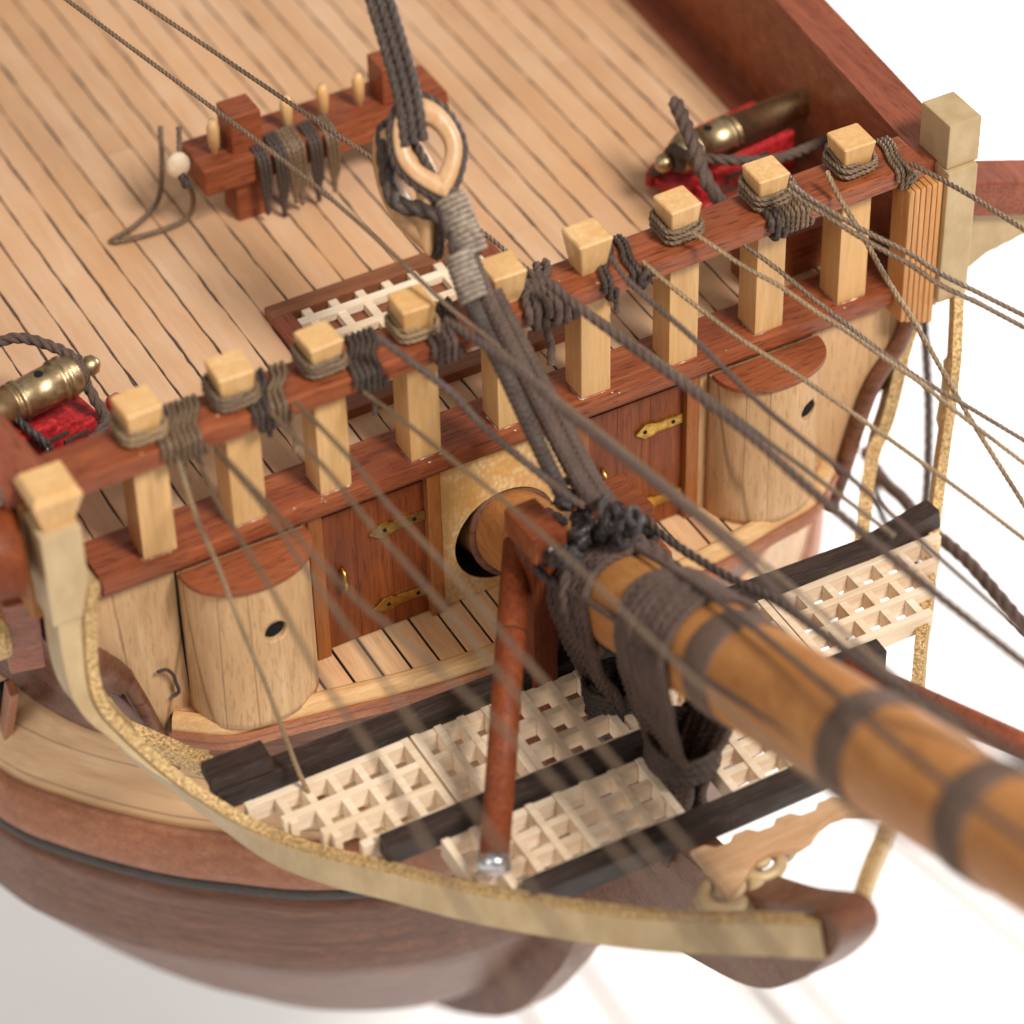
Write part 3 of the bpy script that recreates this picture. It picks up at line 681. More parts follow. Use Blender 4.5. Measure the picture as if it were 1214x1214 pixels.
ua = (sp(520, 235)-sp(490, 150)).normalized()
toC = (CAM-sp(500, 190)).normalized(); side = ua.cross(toC).normalized()
h1c = sp(508, 178, .0)
heart(h1c, -ua, side+toC*.1, 1.0, .64, .2, 'pale pointed heart block at the top edge with an oval opening')
h2c = sp(488, 226, .32); u2 = (sp(519, 292)-sp(470, 170)).normalized()
heart(h2c, -u2, (side*.75-toC*.75), 1.3, .62, .26, 'tan heart block lying edge-on beneath the pale one')
bm = B()
for k in range(3):
    o_ = k*.09-.09
    rope(bm, [h1c+side*(.1+o_)-ua*.1+toC*.12, h1c+side*(.0+o_)-ua*.7+toC*.1, h1c+side*(-.05+o_)-ua*1.8+toC*.05], .05, None, .7)
lone('stay_lanyard', bm, 'rdark', 'dark lanyard turns rising from the opening of the heart block', 'rope')
bm = B(); rope(bm, [h1c-ua*1.6, h1c-ua*3.4, h1c-ua*7], .11, .6, .9); lone('stay_rope', bm, 'rgrey', 'thick grey stay leading up and aft from the heart blocks', 'rope')
# black strop seen behind hearts
bm = B(); rope(bm, [sp(455, 150, .3), sp(458, 200, .25), sp(470, 240, .2), sp(500, 248, .1), sp(530, 262, -.03), sp(545, 305, -.05)], .09, None, .8); lone('block_strop', bm, 'rdark', 'black strop looped under the tan heart block', 'rope')
# collar lashing where the stay meets the spar
A0 = V((XC, -.04, -1.155)); A1 = V((XC, -7.69, 1.94)); ax = (A1-A0).normalized()
def axp(Y): return A0+(A1-A0)*((Y+.04)/(-7.65))
nx = V((1, 0, 0)); nz_ = nx.cross(ax).normalized()
if nz_.z < 0: nz_ = -nz_
def around(Y, r, turns, wdt, thick, bm, bellow=0.0, seed=0):
    rd = random.Random(seed); pts = []
    for k in range(turns*18+1):
        t = k/18; a = 2*math.pi*t; c = axp(Y-wdt*(t/turns-.5))
        pts.append(c+(nx*math.cos(a)+nz_*math.sin(a))*(r+thick*(.8+.5*rd.random()*(t > turns/2))))
    rope(bm, pts, thick, None, .8)
def sp(px, py, X=XC): return at(px, py, X=X)
col = thing('stay_collar', tuple(axp(-1.9)+nz_*.48), 'tangled dark tarred collar knot where the stay joins the spar', 'lashing')
bm = B(); rd = random.Random(5)
cc = [sp(690, 590), sp(720, 612, .0), sp(745, 625, .1), sp(700, 625, -.1), sp(755, 615, .2), sp(670, 575, -.1)]
for q in range(9):
    c = cc[q % 6]+V((rd.uniform(-.1, .1), rd.uniform(-.1, .1), rd.uniform(-.06, .1))); n1 = V((rd.uniform(-1, 1), rd.uniform(-1, 1), rd.uniform(-1, 1))).normalized(); e1 = n1.orthogonal().normalized(); e2 = n1.cross(e1); s1 = rd.uniform(.08, .15)
    ring = [c+(e1*math.cos(t)+e2*math.sin(t)*.7)*s1 for t in [2*math.pi*i/14*1.3 for i in range(16)]]
    rope(bm, ring, .036, None, .7)
obj('knot', bm, 'tar', col)
bm = B()
for i, (px, py, X_) in enumerate(((672, 585, -.12), (690, 610, -.05), (715, 622, .05), (742, 618, .15), (690, 630, -.15), (730, 640, .1))): blob(bm, sp(px, py+8, X_), .115, (1, 1, .8), .5, i)
obj('knot_core', bm, 'tar', col, smooth=True)
for s_ in (-1, 1):
    bm = B(); pts = [axp(-1.9)+(nx*math.cos(a)*s_+nz_*math.sin(a))*.55 for a in [1.4-i*.16 for i in range(15)]]
    for i, p in enumerate(pts): p += ax*(.03*i)
    rope(bm, pts, .075, .4, .8); obj('collar_leg', bm, 'rgrey', col)
# dark strut of glued rope right of collar and black lashing at left
bm = B(); rope(bm, [sp(706, 590, .3), sp(735, 606, .42), sp(771, 623, .5)], .09, None, .8, .02); rope(bm, [sp(712, 600, .3), sp(745, 618, .45), sp(775, 640, .5)], .075, None, .8, .02); obj('collar_tail', bm, 'tar', col)
bm = B(); rope(bm, [sp(700, 632, .1), sp(750, 640, .3), sp(790, 668, .42), sp(815, 700, .5)], .1, .5, .8); obj('collar_tail', bm, 'rgrey', col)

# ================================================================== BOWSPRIT
bs = thing('bowsprit', tuple(axp(-.3)), 'thick varnished orange-brown round spar with dark bands running to the lower right', 'spar')
def rb(Y): return .425 if Y > -.6 else (.425+(.485-.425)*min(1, (-.6-Y)/1.6))
bm = B(); L = (axp(-24)-axp(1.0)).length; N = 60
ys = [1.0+(-25.0)*i/N for i in range(N+1)]
lathe(bm, axp(1.0), axp(-24), [((axp(y)-axp(1.0)).length, rb(y)*(1-.012*max(0, -y-9))) for y in ys], 56); obj('spar_shaft', bm, 'spar', bs, smooth=True)
def ring(name, y, wd, r, mat, th=.02, parent=bs):
    bm = B(); a = axp(y+wd/2)
    lathe(bm, a, axp(y-wd), [(0, r-.01), (.0, r+th*.7), (.02, r+th), (wd*.5, r+th*1.1), (wd-.02, r+th), (wd, r+th*.7), (wd, r-.01)], 56)
    o = obj(name, bm, mat, parent, smooth=True); return o
ring('hull_ring', .02, .09, .425, 'walnut', .06)
ring('cleat_ring', -1.08, .07, .45, 'seize', .03)
ring('gilt_ring', -2.93, .03, .485, 'brass', .012)
ring('dark_band', -4.3, .42, .485, 'tape', .022)
ring('dark_band', -6.4, .40, .485, 'tape', .024)
ring('dark_band', -8.05, .40, .483, 'tape', .024)
ring('dark_band', -10.2, .40, .48, 'tape', .024)
# gammoning lashings
def gammon(Y, wdt, foot_px, fX, label, tie_t, wd2):
    t = thing('gammon_lashing', tuple(at(foot_px[0], foot_px[1], X=fX)), label, 'lashing', 'rope lashings that bind the spar')
    n = 10
    foot = at(foot_px[0], foot_px[1], X=fX)
    bm = B()
    for k in range(n):
        u = k/(n-1)-.5; c = axp(Y-u*wdt); r = rb(Y)+.045
        pts = [foot+V((-.16, -u*wd2, -.15))]
        # up the left side, over the top, down the right side
        side_l = c-nx*r; side_r = c+nx*r; bot = foot+V((0, -u*wd2, 0))
        pts = [bot+V((-.27, 0, -.1)), bot.lerp(side_l, .3)+V((.06-.03*math.cos(k), 0, 0)), bot.lerp(side_l, .7)]
        for i in range(9):
            a = math.pi*(1.04-1.08*i/8); pts.append(c+(nx*math.cos(a)+nz_*math.sin(a))*r)
        pts += [bot.lerp(side_r, .7), bot.lerp(side_r, .3)+V((-.06+.03*math.sin(k*2), 0, 0)), bot+V((.27, 0, -.1))]
        rope(bm, pts, wdt/n*.56, None, .8, .03, seed=k*3.7)
    obj('lashing_turns', bm, 'rgrey', t)
    top_c = axp(Y); tie = foot.lerp(top_c, tie_t); d = (top_c-foot).normalized(); e1 = V((1, 0, 0)); e2 = d.cross(e1).normalized(); bm = B(); pts = []
    for k in range(6*16): a = 2*math.pi*k/16; pts.append(tie+d*(-.16+.32*k/96)+e1*math.cos(a)*(.33)+e2*math.sin(a)*(wd2*.55+.08))
    rope(bm, pts, .038, None, .7, .01); obj('frapping', bm, 'rdark', t)
    return t
gammon(-1.98, .8, (738, 900), XC, 'dark brown lashing round the spar next to the stay collar, first from the hull', .42, .42)
gammon(-3.42, .82, (802, 985), XC, 'wide grey-brown lashing round the spar, second from the hull', .46, .5)
# black rope wrapped on left side of bracket
bl = thing('bracket_lashing', tuple(at(660, 700, X=-.5)), 'glossy black lashing between the red bracket block and the spar', 'lashing')
bm = B(); rd = random.Random(11)
for k in range(7):
    y = -.95-k*.055; c = axp(y); r = rb(y)+.06
    pts = [c+(nx*math.cos(a)+nz_*math.sin(a))*(r+rd.uniform(0, .03)) for a in [math.pi*(1.35-.085*i) for i in range(11)]]
    pts = [pts[0]+V((-.02, .0, -.5)), pts[0]+V((-.02, 0, -.22))]+pts
    rope(bm, pts, .05, None, .7, .02, seed=k)
for i in range(5): blob(bm, at(645+i*8, 655+i*2, X=-.5), .1, (1, 1, 1.1), .6, i+20)
obj('lashing_turns', bm, 'tar', bl)
bm = B(); rope(bm, [at(607, 628, X=-.62), at(622, 655, X=-.6), at(640, 678, X=-.58), at(655, 690, X=-.55)], .05, None, .8, .02); obj('lashing_end', bm, 'tar', bl)

# brackets (red blocks either side)
def bracket(pxc, X_, label, sgn):
    t = thing('spar_bracket', tuple(at(pxc[0], pxc[1]+40, X=X_)), label, 'bracket', 'red blocks beside the spar')
    c = at(pxc[0], pxc[1], X=X_); bm = B(); hexa(bm, [c+V(q) for q in ((-.17, -.32, -.2), (.17, -.32, -.2), (.17, .3, -.26), (-.17, .3, -.26), (-.17, -.32, .1), (.17, -.32, .1), (.17, .3, .04), (-.17, .3, .04))], .02)
    obj('block_head', bm, 'maho', t)
    bm = B(); box(bm, c.x-.13, c.x+.13, c.y-.18, c.y+.2, -2.9, c.z-.2, .01); obj('bracket_leg', bm, 'red', t); return t
bracket((634, 622), -.5, 'red-brown block on the left side of the spar against the black lashing', -1)
bracket((738, 592), .62, 'red-brown block on the right side of the spar below the right door', 1)
bm = B(); box(bm, 1.28, 1.62, -.5, .02, -2.15, -1.78, .02); lone('deck_chock', bm, 'maho', 'small red-brown chock on the planked platform at the foot of the right door', 'block')

# boomkins
def boomkin(a, b, r0, r1, label, ferr):
    t = thing('boomkin', tuple(a), label, 'spar', 'slender red-brown spars reaching out from the bow')
    bm = B(); p = [V(a).lerp(V(b), i/30) for i in range(31)]; d = (V(b)-V(a)).length
    lathe(bm, a, b, [(0, r0*.8), (.02, r0), (d*.5, (r0+r1)/2), (d, r1)], 20); obj('boomkin_shaft', bm, 'red', t, smooth=True)
    dd = (V(b)-V(a)).normalized(); bm = B(); lathe(bm, V(b), V(b)+dd, [(0, r1+.012), (.12, r1+.012), (.15, r1*.7)], 20); obj('metal_tip', bm, 'steel', t, smooth=True)
    bm = B(); lathe(bm, V(a)+dd*.95, V(b), [(0, r0*.96), (.01, r0*1.04), (.025, r0*.97)], 20); obj('scarf_joint', bm, 'black', t)
    return t
bk0 = at(614, 640, X=-.5); bk1 = at(600, 850, X=-1.3); bk2 = at(586, 1016, X=-2.12)
boomkin(bk0, bk2, .142, .142, 'slender red-brown round spar with a metal tip standing left of the gratings', True)
c0 = at(1000, 790, X=1.75); c1 = at(1130, 850, X=2.42); c2 = at(1330, 936, X=3.2)
boomkin(c0, c2, .13, .13, 'slender red-brown round spar reaching out at the right edge below the white background', True)

# dark timber behind the boomkin foot
bm = B(); prism(bm, [(-.12, -.74, -2.3), (-.12, -1.7, -1.75), (-.12, -1.9, -2.6), (-.12, -.8, -4.6)], (.36, 0, 0), .02)
lone('head_knee', bm, 'walnut', 'dark reddish timber knee in shadow under the spar', 'timber')

# ================================================================== HEAD GRATINGS
ZG = -1.6
def hbeam(pts, wd, ht, label, dz=.0):
    bm = B()
    P = [V(p) for p in pts]
    for a, b in zip(P[:-1], P[1:]):
        d = (b-a).normalized()*.004; beam(bm, a-d*0, b+d, wd, ht, .012)
    return lone('head_beam', bm, 'ebony', label, 'beam', 'dark beams between the head gratings')
g1a, g1b = at(262, 938, Z=ZG+.02), at(585, 820, Z=ZG+.02)
Y1 = -1.53; Y2 = -2.85; Y3 = -3.98
hbeam([(-3.95, Y1+.1, ZG-.02), (0, Y1+.0, ZG-.02), (3.2, Y1-.12, ZG-.02), (4.06, Y1-.05, ZG+.1)], .22, .26, 'dark beam nearest the planked platform behind the gratings')
bm = B(); beam(bm, (-3.98, Y1+.16, ZG+.2), (-3.35, Y1+.14, ZG+.2), .3, .16, .02); lone('beam_end_block', bm, 'ebony', 'short dark block on the left end of the rear beam', 'block')
hbeam([(-2.86, Y2+.02, ZG-.02), (0, Y2, ZG-.02), (2.55, Y2-.08, ZG-.02)], .2, .26, 'dark beam between the two rows of gratings')
hbeam([(-1.98, Y3, ZG-.02), (.1, Y3-.02, ZG-.02), (2.08, Y3, ZG-.02)], .23, .26, 'dark beam in front of the gratings nearest the viewer')
def grating(x0, x1, y0, y1, nx_, ny_, longx, label, mat='lime', skewL=None, z=ZG, hb=.22, bw_=.082, name='head_grating', group='pale wooden head gratings', orient_full=None):
    bm = B(); rd = random.Random(int((x0+9)*100))
    def xl(y): return x0 if skewL is None else max(x0, skewL(y))
    # edge frame + bars; long bars sit 4 mm proud of cross bars
    px = (x1-x0-bw_)/nx_; py = (y1-y0-bw_)/ny_
    for i in range(nx_+1):
        x = x0+i*px; lo, hi = y0, y1
        if skewL:
            ok = [y0+(y1-y0)*q/40 for q in range(41) if skewL(y0+(y1-y0)*q/40) < x]
            if not ok: continue
            lo, hi = ok[0], ok[-1]
            if hi-lo < .1: continue
        j = rd.uniform(-.008, .008)
        if longx and i not in (0, nx_):
            for q in range(ny_):
                a, b = y0+q*py+bw_+.001, y0+(q+1)*py-.001
                a, b = max(a, lo), min(b, hi)
                if b-a > .03: box(bm, x+j, x+j+bw_, a, b, z-hb, z-.012+rd.uniform(-.01, .0), .006)
        else: box(bm, x+j, x+j+bw_, lo, hi, z-hb, z+.004, .008)
    for q in range(ny_+1):
        y = y0+q*py; a0 = xl(y)
        if longx or q in (0, ny_) and False:
            box(bm, max(a0, x0+bw_+.001), x1-bw_-.001, y, y+bw_, z-hb, z+rd.uniform(-.004, .002), .008)
        else:
            for i in range(nx_):
                a, b = x0+i*px+bw_+.002, x0+(i+1)*px-.002
                a = max(a, a0)
                if b-a > .03: box(bm, a, b, y+rd.uniform(-.006, .006), y+bw_, z-hb, z-.012+rd.uniform(-.012, .002), .006)
    return lone(name, bm, mat, label, 'grating', group)
railx = lambda y: -4.0+(-1.6-y)*.78+.12 if y < -1.5 else -4
ya, yb = Y2+.14, Y1-.13
grating(-3.75, -2.0, ya, yb, 6, 3, True, 'grating beside the left gold rail, with its bars running across the ship', skewL=railx)
grating(-1.99, -1.14, ya, yb, 3, 3, False, 'narrow grating directly left of the red-brown spar')
grating(-1.13, -.12, ya, yb, 3, 3, False, 'grating between the left red-brown spar and the first dark lashing')
bm = B(); box(bm, -.115, .02, ya, ya+.09, ZG-.14, ZG-.01, .006); box(bm, -.06, .02, ya+.092, ya+.35, ZG-.14, ZG-.01, .006); lone('grating_offcut', bm, 'lime', 'small pale L-shaped grating piece beside the foot of the first lashing', 'grating')
yc, yd = Y3+.14, Y2-.14
grating(-2.35, -.2, yc, yd, 7, 3, False, 'grating in the nearest row left of the lashings', skewL=lambda y: -3.0+(-2.85-y)*.95)
grating(.32, 1.35, yc, yd, 3, 3, False, 'grating in the nearest row right of the lashings under the spar')
grating(1.36, 2.4, yc, yd, 3, 3, True, 'grating in the nearest row under the right side of the spar')
railxr = 4.2
grating(.34, 1.2, ya, yb-.02, 3, 3, False, 'grating hidden mostly under the spar beside the second lashing')
grating(1.21, 1.97, ya, yb-.04, 2, 3, False, 'narrow grating right of the spar')
def mirror_grating():
    bm = B(); rd = random.Random(4); z = ZG; hb = .22; w_ = .082
    x0, x1 = 1.98, 4.15; y0, y1 = ya, yb-.08; py = (y1-y0-w_)/3; px = (x1-x0-w_)/7
    lim = lambda y: 4.2-(-1.6-y)*.78 if y < -1.5 else 4.2
    for q in range(4):
        y = y0+q*py; box(bm, x0+w_+.001, min(lim(y), x1)-.02, y, y+w_, z-hb, z+rd.uniform(-.004, .002), .008)
    box(bm, x0, x0+w_, y0, y1, z-hb, z+.004, .008)
    for i in range(1, 8):
        x = x0+i*px
        for q in range(3):
            a, b = y0+q*py+w_+.001, y0+(q+1)*py-.001
            if x+w_ < lim(a): box(bm, x, x+w_, a, b, z-hb, z-.012, .006)
    lone('head_grating', bm, 'lime', 'large grating beside the right gold rail against the white background', 'grating', 'pale wooden head gratings')
mirror_grating()
# carved figure work ahead of the front beam
cv = thing('carved_headpiece', tuple(at(900, 1040, X=.5)), 'pale carved scroll work below the front beam under the spar', 'carving')
bm = B(); y0_ = Y3-.15; top = []; bot_ = []
for i in range(33):
    x = -.35+i*.075; top.append(V((x, y0_-.03-(.07 if (i//3) % 2 else 0)-.004*i, ZG-.1)))
for i in range(17):
    x = 2.05-i*.15; bot_.append(V((x, y0_-.28-.16*math.sin(i*.5)**2-.25*abs(i-8)/8, ZG-.1)))
prism(bm, top+bot_, (0, 0, -.09), .012); obj('scalloped_board', bm, 'carve', cv)
for j, (px, py, r_, tw_) in enumerate(((905, 1028, .3, 1), (860, 1062, .34, -1), (930, 1080, .3, 1))):
    c = at(px, py, Z=ZG-.3); bm = B(); pts = []
    for k in range(60): q = k*.2*tw_+j; rr = r_*(1-k/66); pts.append(c+V((rr*math.cos(q), rr*math.sin(q)*.8, .12*k/60)))
    sweep(bm, pts, lambda t_, r_=r_: r_*.3*(1-.6*t_), 10); obj('scroll', bm, 'gold', cv, smooth=True)

# ================================================================== GOLD HEAD RAILS
HR = [tuple(at(112, 690, Y=-.46)), tuple(at(107, 745, Y=-.5)), (-4.70, -.72, -.49), (-4.54, -.91, -.89), (-4.28, -1.21, -1.28), (-3.96, -1.59, -1.58), (-3.68, -1.93, -1.74), (-3.32, -2.41, -1.76), (-2.95, -2.85, -1.72), (-2.3, -3.7, -1.6), (-1.35, -4.8, -1.35), (-.5, -5.6, -1.1), (-.12, -6.0, -.95)]
def headrail(s, label):
    t = thing('head_rail', (HR[8][0]*s+(2*XC if s < 0 else 0), HR[8][1], HR[8][2]-.3), label, 'rail', 'gold head rails')
    pts = smoothpath([V(p) for p in HR], 6)
    if s < 0:
        hr2 = list(HR); hr2[0] = (lambda q: (2*XC-q.x, q.y, q.z))(at(1136, 352, Y=-.3)); hr2[1] = (lambda q: (2*XC-q.x, q.y, q.z))(at(1134, 405, Y=-.58))
        pts = [V((2*XC-p.x, p.y, p.z)) for p in smoothpath([V(p) for p in hr2], 6)]
    o = -1 if s > 0 else 1            # outboard x direction
    def body(name, mat, d0, d1, xo0, xo1, top):
        "board whose inner top edge follows pts and which hangs down/outboard"
        bm = B(); rows = []
        for i, p in enumerate(pts):
            a = pts[max(i-1, 0)]; b = pts[min(i+1, len(pts)-1)]; tg = (b-a).normalized(); outv = V((o, 0, 0)); outv = (outv-tg*outv.dot(tg)).normalized(); dn = tg.cross(outv).normalized()
            if dn.z > 0.0 or (abs(tg.z) > .9 and dn.y < 0): dn = -dn
            if abs(tg.z) > .75:
                dn = V((0, 1, 0)) if s > 0 else V((0, 1, 0)); dn = (dn-tg*dn.dot(tg)).normalized()
            k = min(1, i/12.)
            kk = min(1, i/26.); xe, de = xo1, d1
            if name == 'rail_board': xe = (.36*(1-kk)+.07*kk) if s > 0 else .08; de = d1 if s > 0 else .14
            rows.append([p+outv*xo0+dn*d0, p+outv*xe+dn*d0, p+outv*xe+dn*de, p+outv*xo0+dn*de])
        vs = [[bm.verts.new(q) for q in r] for r in rows]
        for a, b in zip(vs[:-1], vs[1:]):
            for k in range(4): bm.faces.new((a[k], a[(k+1) % 4], b[(k+1) % 4], b[k]))
        bm.faces.new(vs[0][::-1]); bm.faces.new(vs[-1]); bmesh.ops.recalc_face_normals(bm, faces=bm.faces)
        ob = obj(name, bm, mat, t, smooth=False)
        return ob
    body('rail_board', 'gold', .03, .38, -.03, .05, 1)
    body('gilt_edge', 'gilt', -.02, .032, -.05, .06, 1)
    return t
hl = headrail(1, 'matt gold head rail with a glittering edge sweeping down along the left side')
hr_ = headrail(-1, 'gold speckled head rail standing against the white background on the right')
for s, lab in ((1, 'gold post'), (-1, 'gold post')):
    mx = (lambda x: x) if s > 0 else (lambda x: 2*XC-x)
    t = hl if s > 0 else hr_
    if s < 0: continue
    bm = B(); box(bm, -4.95, -4.55, -.46, -.02, .25, 1.34, .02); obj('upright', bm, 'gold', t)
# post top on left
c = V((-4.73, -.22, 1.34)); bm = B(); prev = None
for z, h in ((0, .15), (.06, .16), (.36, .24), (.44, .2)):
    rg = [bm.verts.new(c+V((h*sx, h*sy, z))) for sx, sy in ((-1, -1), (1, -1), (1, 1), (-1, 1))]
    if prev:
        for q in range(4): bm.faces.new((prev[q], prev[(q+1) % 4], rg[(q+1) % 4], rg[q]))
    prev = rg
bm.faces.new(prev); obj('post_top', bm, 'box', hl)
# inner second gold rails
H2 = [(-4.56, .1, -.75), (-4.5, .08, -1.06), (-4.35, .0, -1.5), (-4.16, -.1, -1.8), (-3.83, -.47, -1.95), (-3.53, -.87, -2.02), (-3.0, -1.5, -2.1), (-2.2, -2.4, -2.1), (-1.0, -3.6, -2.0)]
for s, lab in ((1, 'thin gold glitter rail just inside the left head rail'), (-1, 'thin gold rail curving down beside the right column')):
    P = [V((p[0] if s > 0 else 2*XC-p[0], p[1], p[2])) for p in ([( -4.66, .08, -.3)]+H2)]
    bm = B(); P = smoothpath(P, 6)
    rows = []
    for i, p in enumerate(P):
        tg = (P[min(i+1, len(P)-1)]-P[max(i-1, 0)]).normalized(); o = V((-s, -.3, 0)); o = (o-tg*o.dot(tg)).normalized(); dn = tg.cross(o)
        rows.append([bm.verts.new(p+o*a+dn*b) for a, b in ((-.02, -.1), (.12, -.1), (.12, .1), (-.02, .1))])
    for a, b in zip(rows[:-1], rows[1:]):
        for k in range(4): bm.faces.new((a[k], a[(k+1) % 4], b[(k+1) % 4], b[k]))
    bm.faces.new(rows[0]); bm.faces.new(rows[-1][::-1]); bmesh.ops.recalc_face_normals(bm, faces=bm.faces)
    lone('gold_rail', bm, 'gilt', lab, 'rail', 'gold head rails')
# hawse timber stub at left, grey-brown round
bm = B(); lathe(bm, at(95, 775, Y=-.1), at(170, 825, Y=.05), [(0, .13), (.3, .16), (.75, .15), (.8, .02)], 18); lone('hawse_bolster', bm, 'walnut', 'rounded brown bolster between the left gold rails', 'timber', smooth=True)
# scribbled black thread on left wing
bm = B(); rope(bm, [at(186, 797, Y=.05), at(197, 794, Y=.03), at(205, 800, Y=.03), at(209, 810, Y=.03), at(212, 820, Y=.04), at(205, 826, Y=.04)], .02, None, .7); lone('loose_thread', bm, 'rdark', 'short curl of black thread on the pale wall left of the left column', 'thread')

# ================================================================== BULWARKS, RIGHT POST, CATHEAD
def bulwark(s, label):
    t = thing('bulwark', (s*4.8, 6, -.2), label, 'bulwark', 'side walls of the forecastle')
    f = (lambda x: x) if s < 0 else (lambda x: 2*XC-x+.04)
    P = [(-4.72, -.02), (-4.85, 1.5), (-5.0, 3.5), (-5.1, 6), (-5.15, 10), (-5.2, 14)]
    def wall(name, mat, x0, x1, z0, z1, bev=0.0, parent=t):
        bm = B()
        for (xa, ya_), (xb, yb_) in zip(P[:-1], P[1:]):
            q = [(f(xa+x0), ya_, z0), (f(xa+x1), ya_, z0), (f(xb+x1), yb_, z0), (f(xb+x0), yb_, z0)]
            vs = [bm.verts.new(v) for v in q]+[bm.verts.new((v[0], v[1], z1)) for v in q]
            for g in ((3, 2, 1, 0), (4, 5, 6, 7), (1, 2, 6, 5), (3, 0, 4, 7)): bm.faces.new([vs[i] for i in g])
            if (xa, ya_) == P[0]: bm.faces.new([vs[i] for i in (0, 1, 5, 4)])
            if (xb, yb_) == P[-1]: bm.faces.new([vs[i] for i in (2, 3, 7, 6)])
        bmesh.ops.remove_doubles(bm, verts=bm.verts, dist=1e-4)
        bmesh.ops.recalc_face_normals(bm, faces=bm.faces)
        return obj(name, bm, mat, parent)
    wall('cap_rail', 'mahoy', -.36, .12, 1.42, 1.64); wall('bulwark_lining', 'maho', -.02, .06, .05, 1.418); wall('bulwark_planking', 'tan', -.26, -.16, .0, 1.418); wall('waterway', 'mahoy', .062, .44, .0, .13)
    
    return t
bulwark(-1, 'left side wall of the forecastle with a mahogany cap rail beside the cannon')
bulwark(1, 'right side wall of the forecastle with a mahogany cap rail')
# hull topside below the bulwarks
for sg in (1, -1):
    bm = B(); rows_ = []
    for z, L in ((-.1, [(-4.75, .02), (-4.88, 1.5), (-5.05, 3.6), (-5.2, 7), (-5.3, 13)]), (-.9, [(-4.66, .06), (-4.82, 1.5), (-5.0, 3.6), (-5.2, 7), (-5.3, 13)]), (-1.6, [(-4.25, .2), (-4.62, 1.5), (-4.95, 3.6), (-5.2, 7), (-5.3, 13)]),
                 (-2.3, [(-3.98, .42), (-4.42, 1.6), (-4.88, 3.6), (-5.15, 7), (-5.3, 13)]), (-3.05, [(-3.75, .8), (-4.36, 1.65), (-4.98, 3.6), (-5.2, 7), (-5.35, 13)])):
        rows_.append([V((p.x if sg > 0 else 2*XC-p.x, p.y, p.z)) for p in smoothpath([V((q[0], q[1], z)) for q in L], 6)])
    cols = [smoothpath([r[i] for r in rows_], 5) for i in range(len(rows_[0]))]
    vs = [[bm.verts.new(p) for p in c_] for c_ in cols]
    for a_, b_ in zip(vs[:-1], vs[1:]):
        for k in range(len(a_)-1): bm.faces.new((a_[k], a_[k+1], b_[k+1], b_[k]))
    g = bmesh.ops.extrude_face_region(bm, geom=bm.faces[:])
    for v in [q for q in g['geom'] if isinstance(q, bmesh.types.BMVert)]: v.co.x += .12*sg
    bmesh.ops.recalc_face_normals(bm, faces=bm.faces); obj('topside_planking', bm, 'walnut', hull, smooth=True)

rp = thing('reeded_corner_post', (4.78, .0, -.3), 'reeded orange wooden corner post at the right end of the rail', 'post')
bm = B()
a0, a1, a2 = at(1086, 215, Y=-.15), at(1118, 230, Y=-.2), at(1103, 376, Y=-.2); a3 = at(1082, 350, Y=-.15)
x0 = a0.x-.1; x1 = a1.x
for k in range(6):
    xa_ = x0+(x1-x0)*k/6; box(bm, xa_+.004, xa_+(x1-x0)/6-.004, -.2, .1, -.15-.03*k, 1.5, .015)
obj('reeded_face', bm, 'reed', rp)
bm = B(); box(bm, x1+.005, x1+.36, -.26, .12, -.02, 1.62, .02); obj('pale_face', bm, 'gold', rp)
bm = B(); box(bm, x1+.02, x1+.4, -.2, .3, 1.622, 2.15, .02); obj('post_head', bm, 'gold', rp)
# cathead
ct = thing('cathead', tuple(at(1140, 250, Y=.1)), 'mahogany cathead beam on a gold curved knee at the upper right edge', 'beam')
ca0 = at(1115, 224, Y=.35); ca1 = at(1214, 222, X=ca0.x+.9); dd = (ca1-ca0).normalized()
bm = B(); beam(bm, ca0, ca0+dd*3.4, .42, .42, .03); obj('cathead_beam', bm, 'mahoy', ct)
bm = B(); e = ca0+V((0, 0, -.212)); up_ = V((0, 0, -1)); nn = dd.cross(V((0, 0, 1))).normalized()
kp = [e, e+dd*2.6, e+dd*2.6+up_*.1, e+dd*1.6+up_*.16, e+dd*.95+up_*.32, e+dd*.55+up_*.55, e+dd*.28+up_*.82, e+dd*.1+up_*1.1, e+up_*1.25]
prism(bm, [p-nn*.1 for p in kp], nn*.2, .01); obj('gold_knee', bm, 'gold', ct)
# left cathead fittings, at the left edge
ck = thing('cathead_end', (-5.7, .2, -.4), 'brown cathead end with a gold scroll at the left edge beside the gold post', 'beam')
p_ = at(-12, 655, X=-5.3); bm = B(); lathe(bm, p_+V((.28, -.1, 0)), p_+V((-1, .2, .0)), [(0, .3), (.04, .42), (.5, .42), (.6, .3)], 32); obj('beam_end', bm, 'red', ck, smooth=True)
bm = B(); q0 = at(-25, 735, X=-5.3); prism(bm, [q0+V((.0, .45*math.cos(a), .42*math.sin(a))) for a in [2*math.pi*i/28 for i in range(28)]], (.16, 0, 0), .03); obj('gold_scroll', bm, 'gilt', ck)
bm = B(); beam(bm, at(20, 700, X=-5.0), at(30, 780, X=-4.9), .35, .3, .03); obj('cheek_block', bm, 'maho', ck)
# channel/porthole dark frame at lower left edge
bm = B(); beam(bm, at(14, 815, X=-4.85), at(2, 905, X=-4.8), .1, .18, .02); lone('port_frame', bm, 'trim', 'slim red-brown frame upright at the lower left edge of the hull', 'frame')
bm = B(); beam(bm, at(-4, 815, X=-4.9), at(-16, 915, X=-4.85), .3, .1, .01); lone('gun_port', bm, 'black', 'black port opening at the lower left edge of the hull', 'opening')

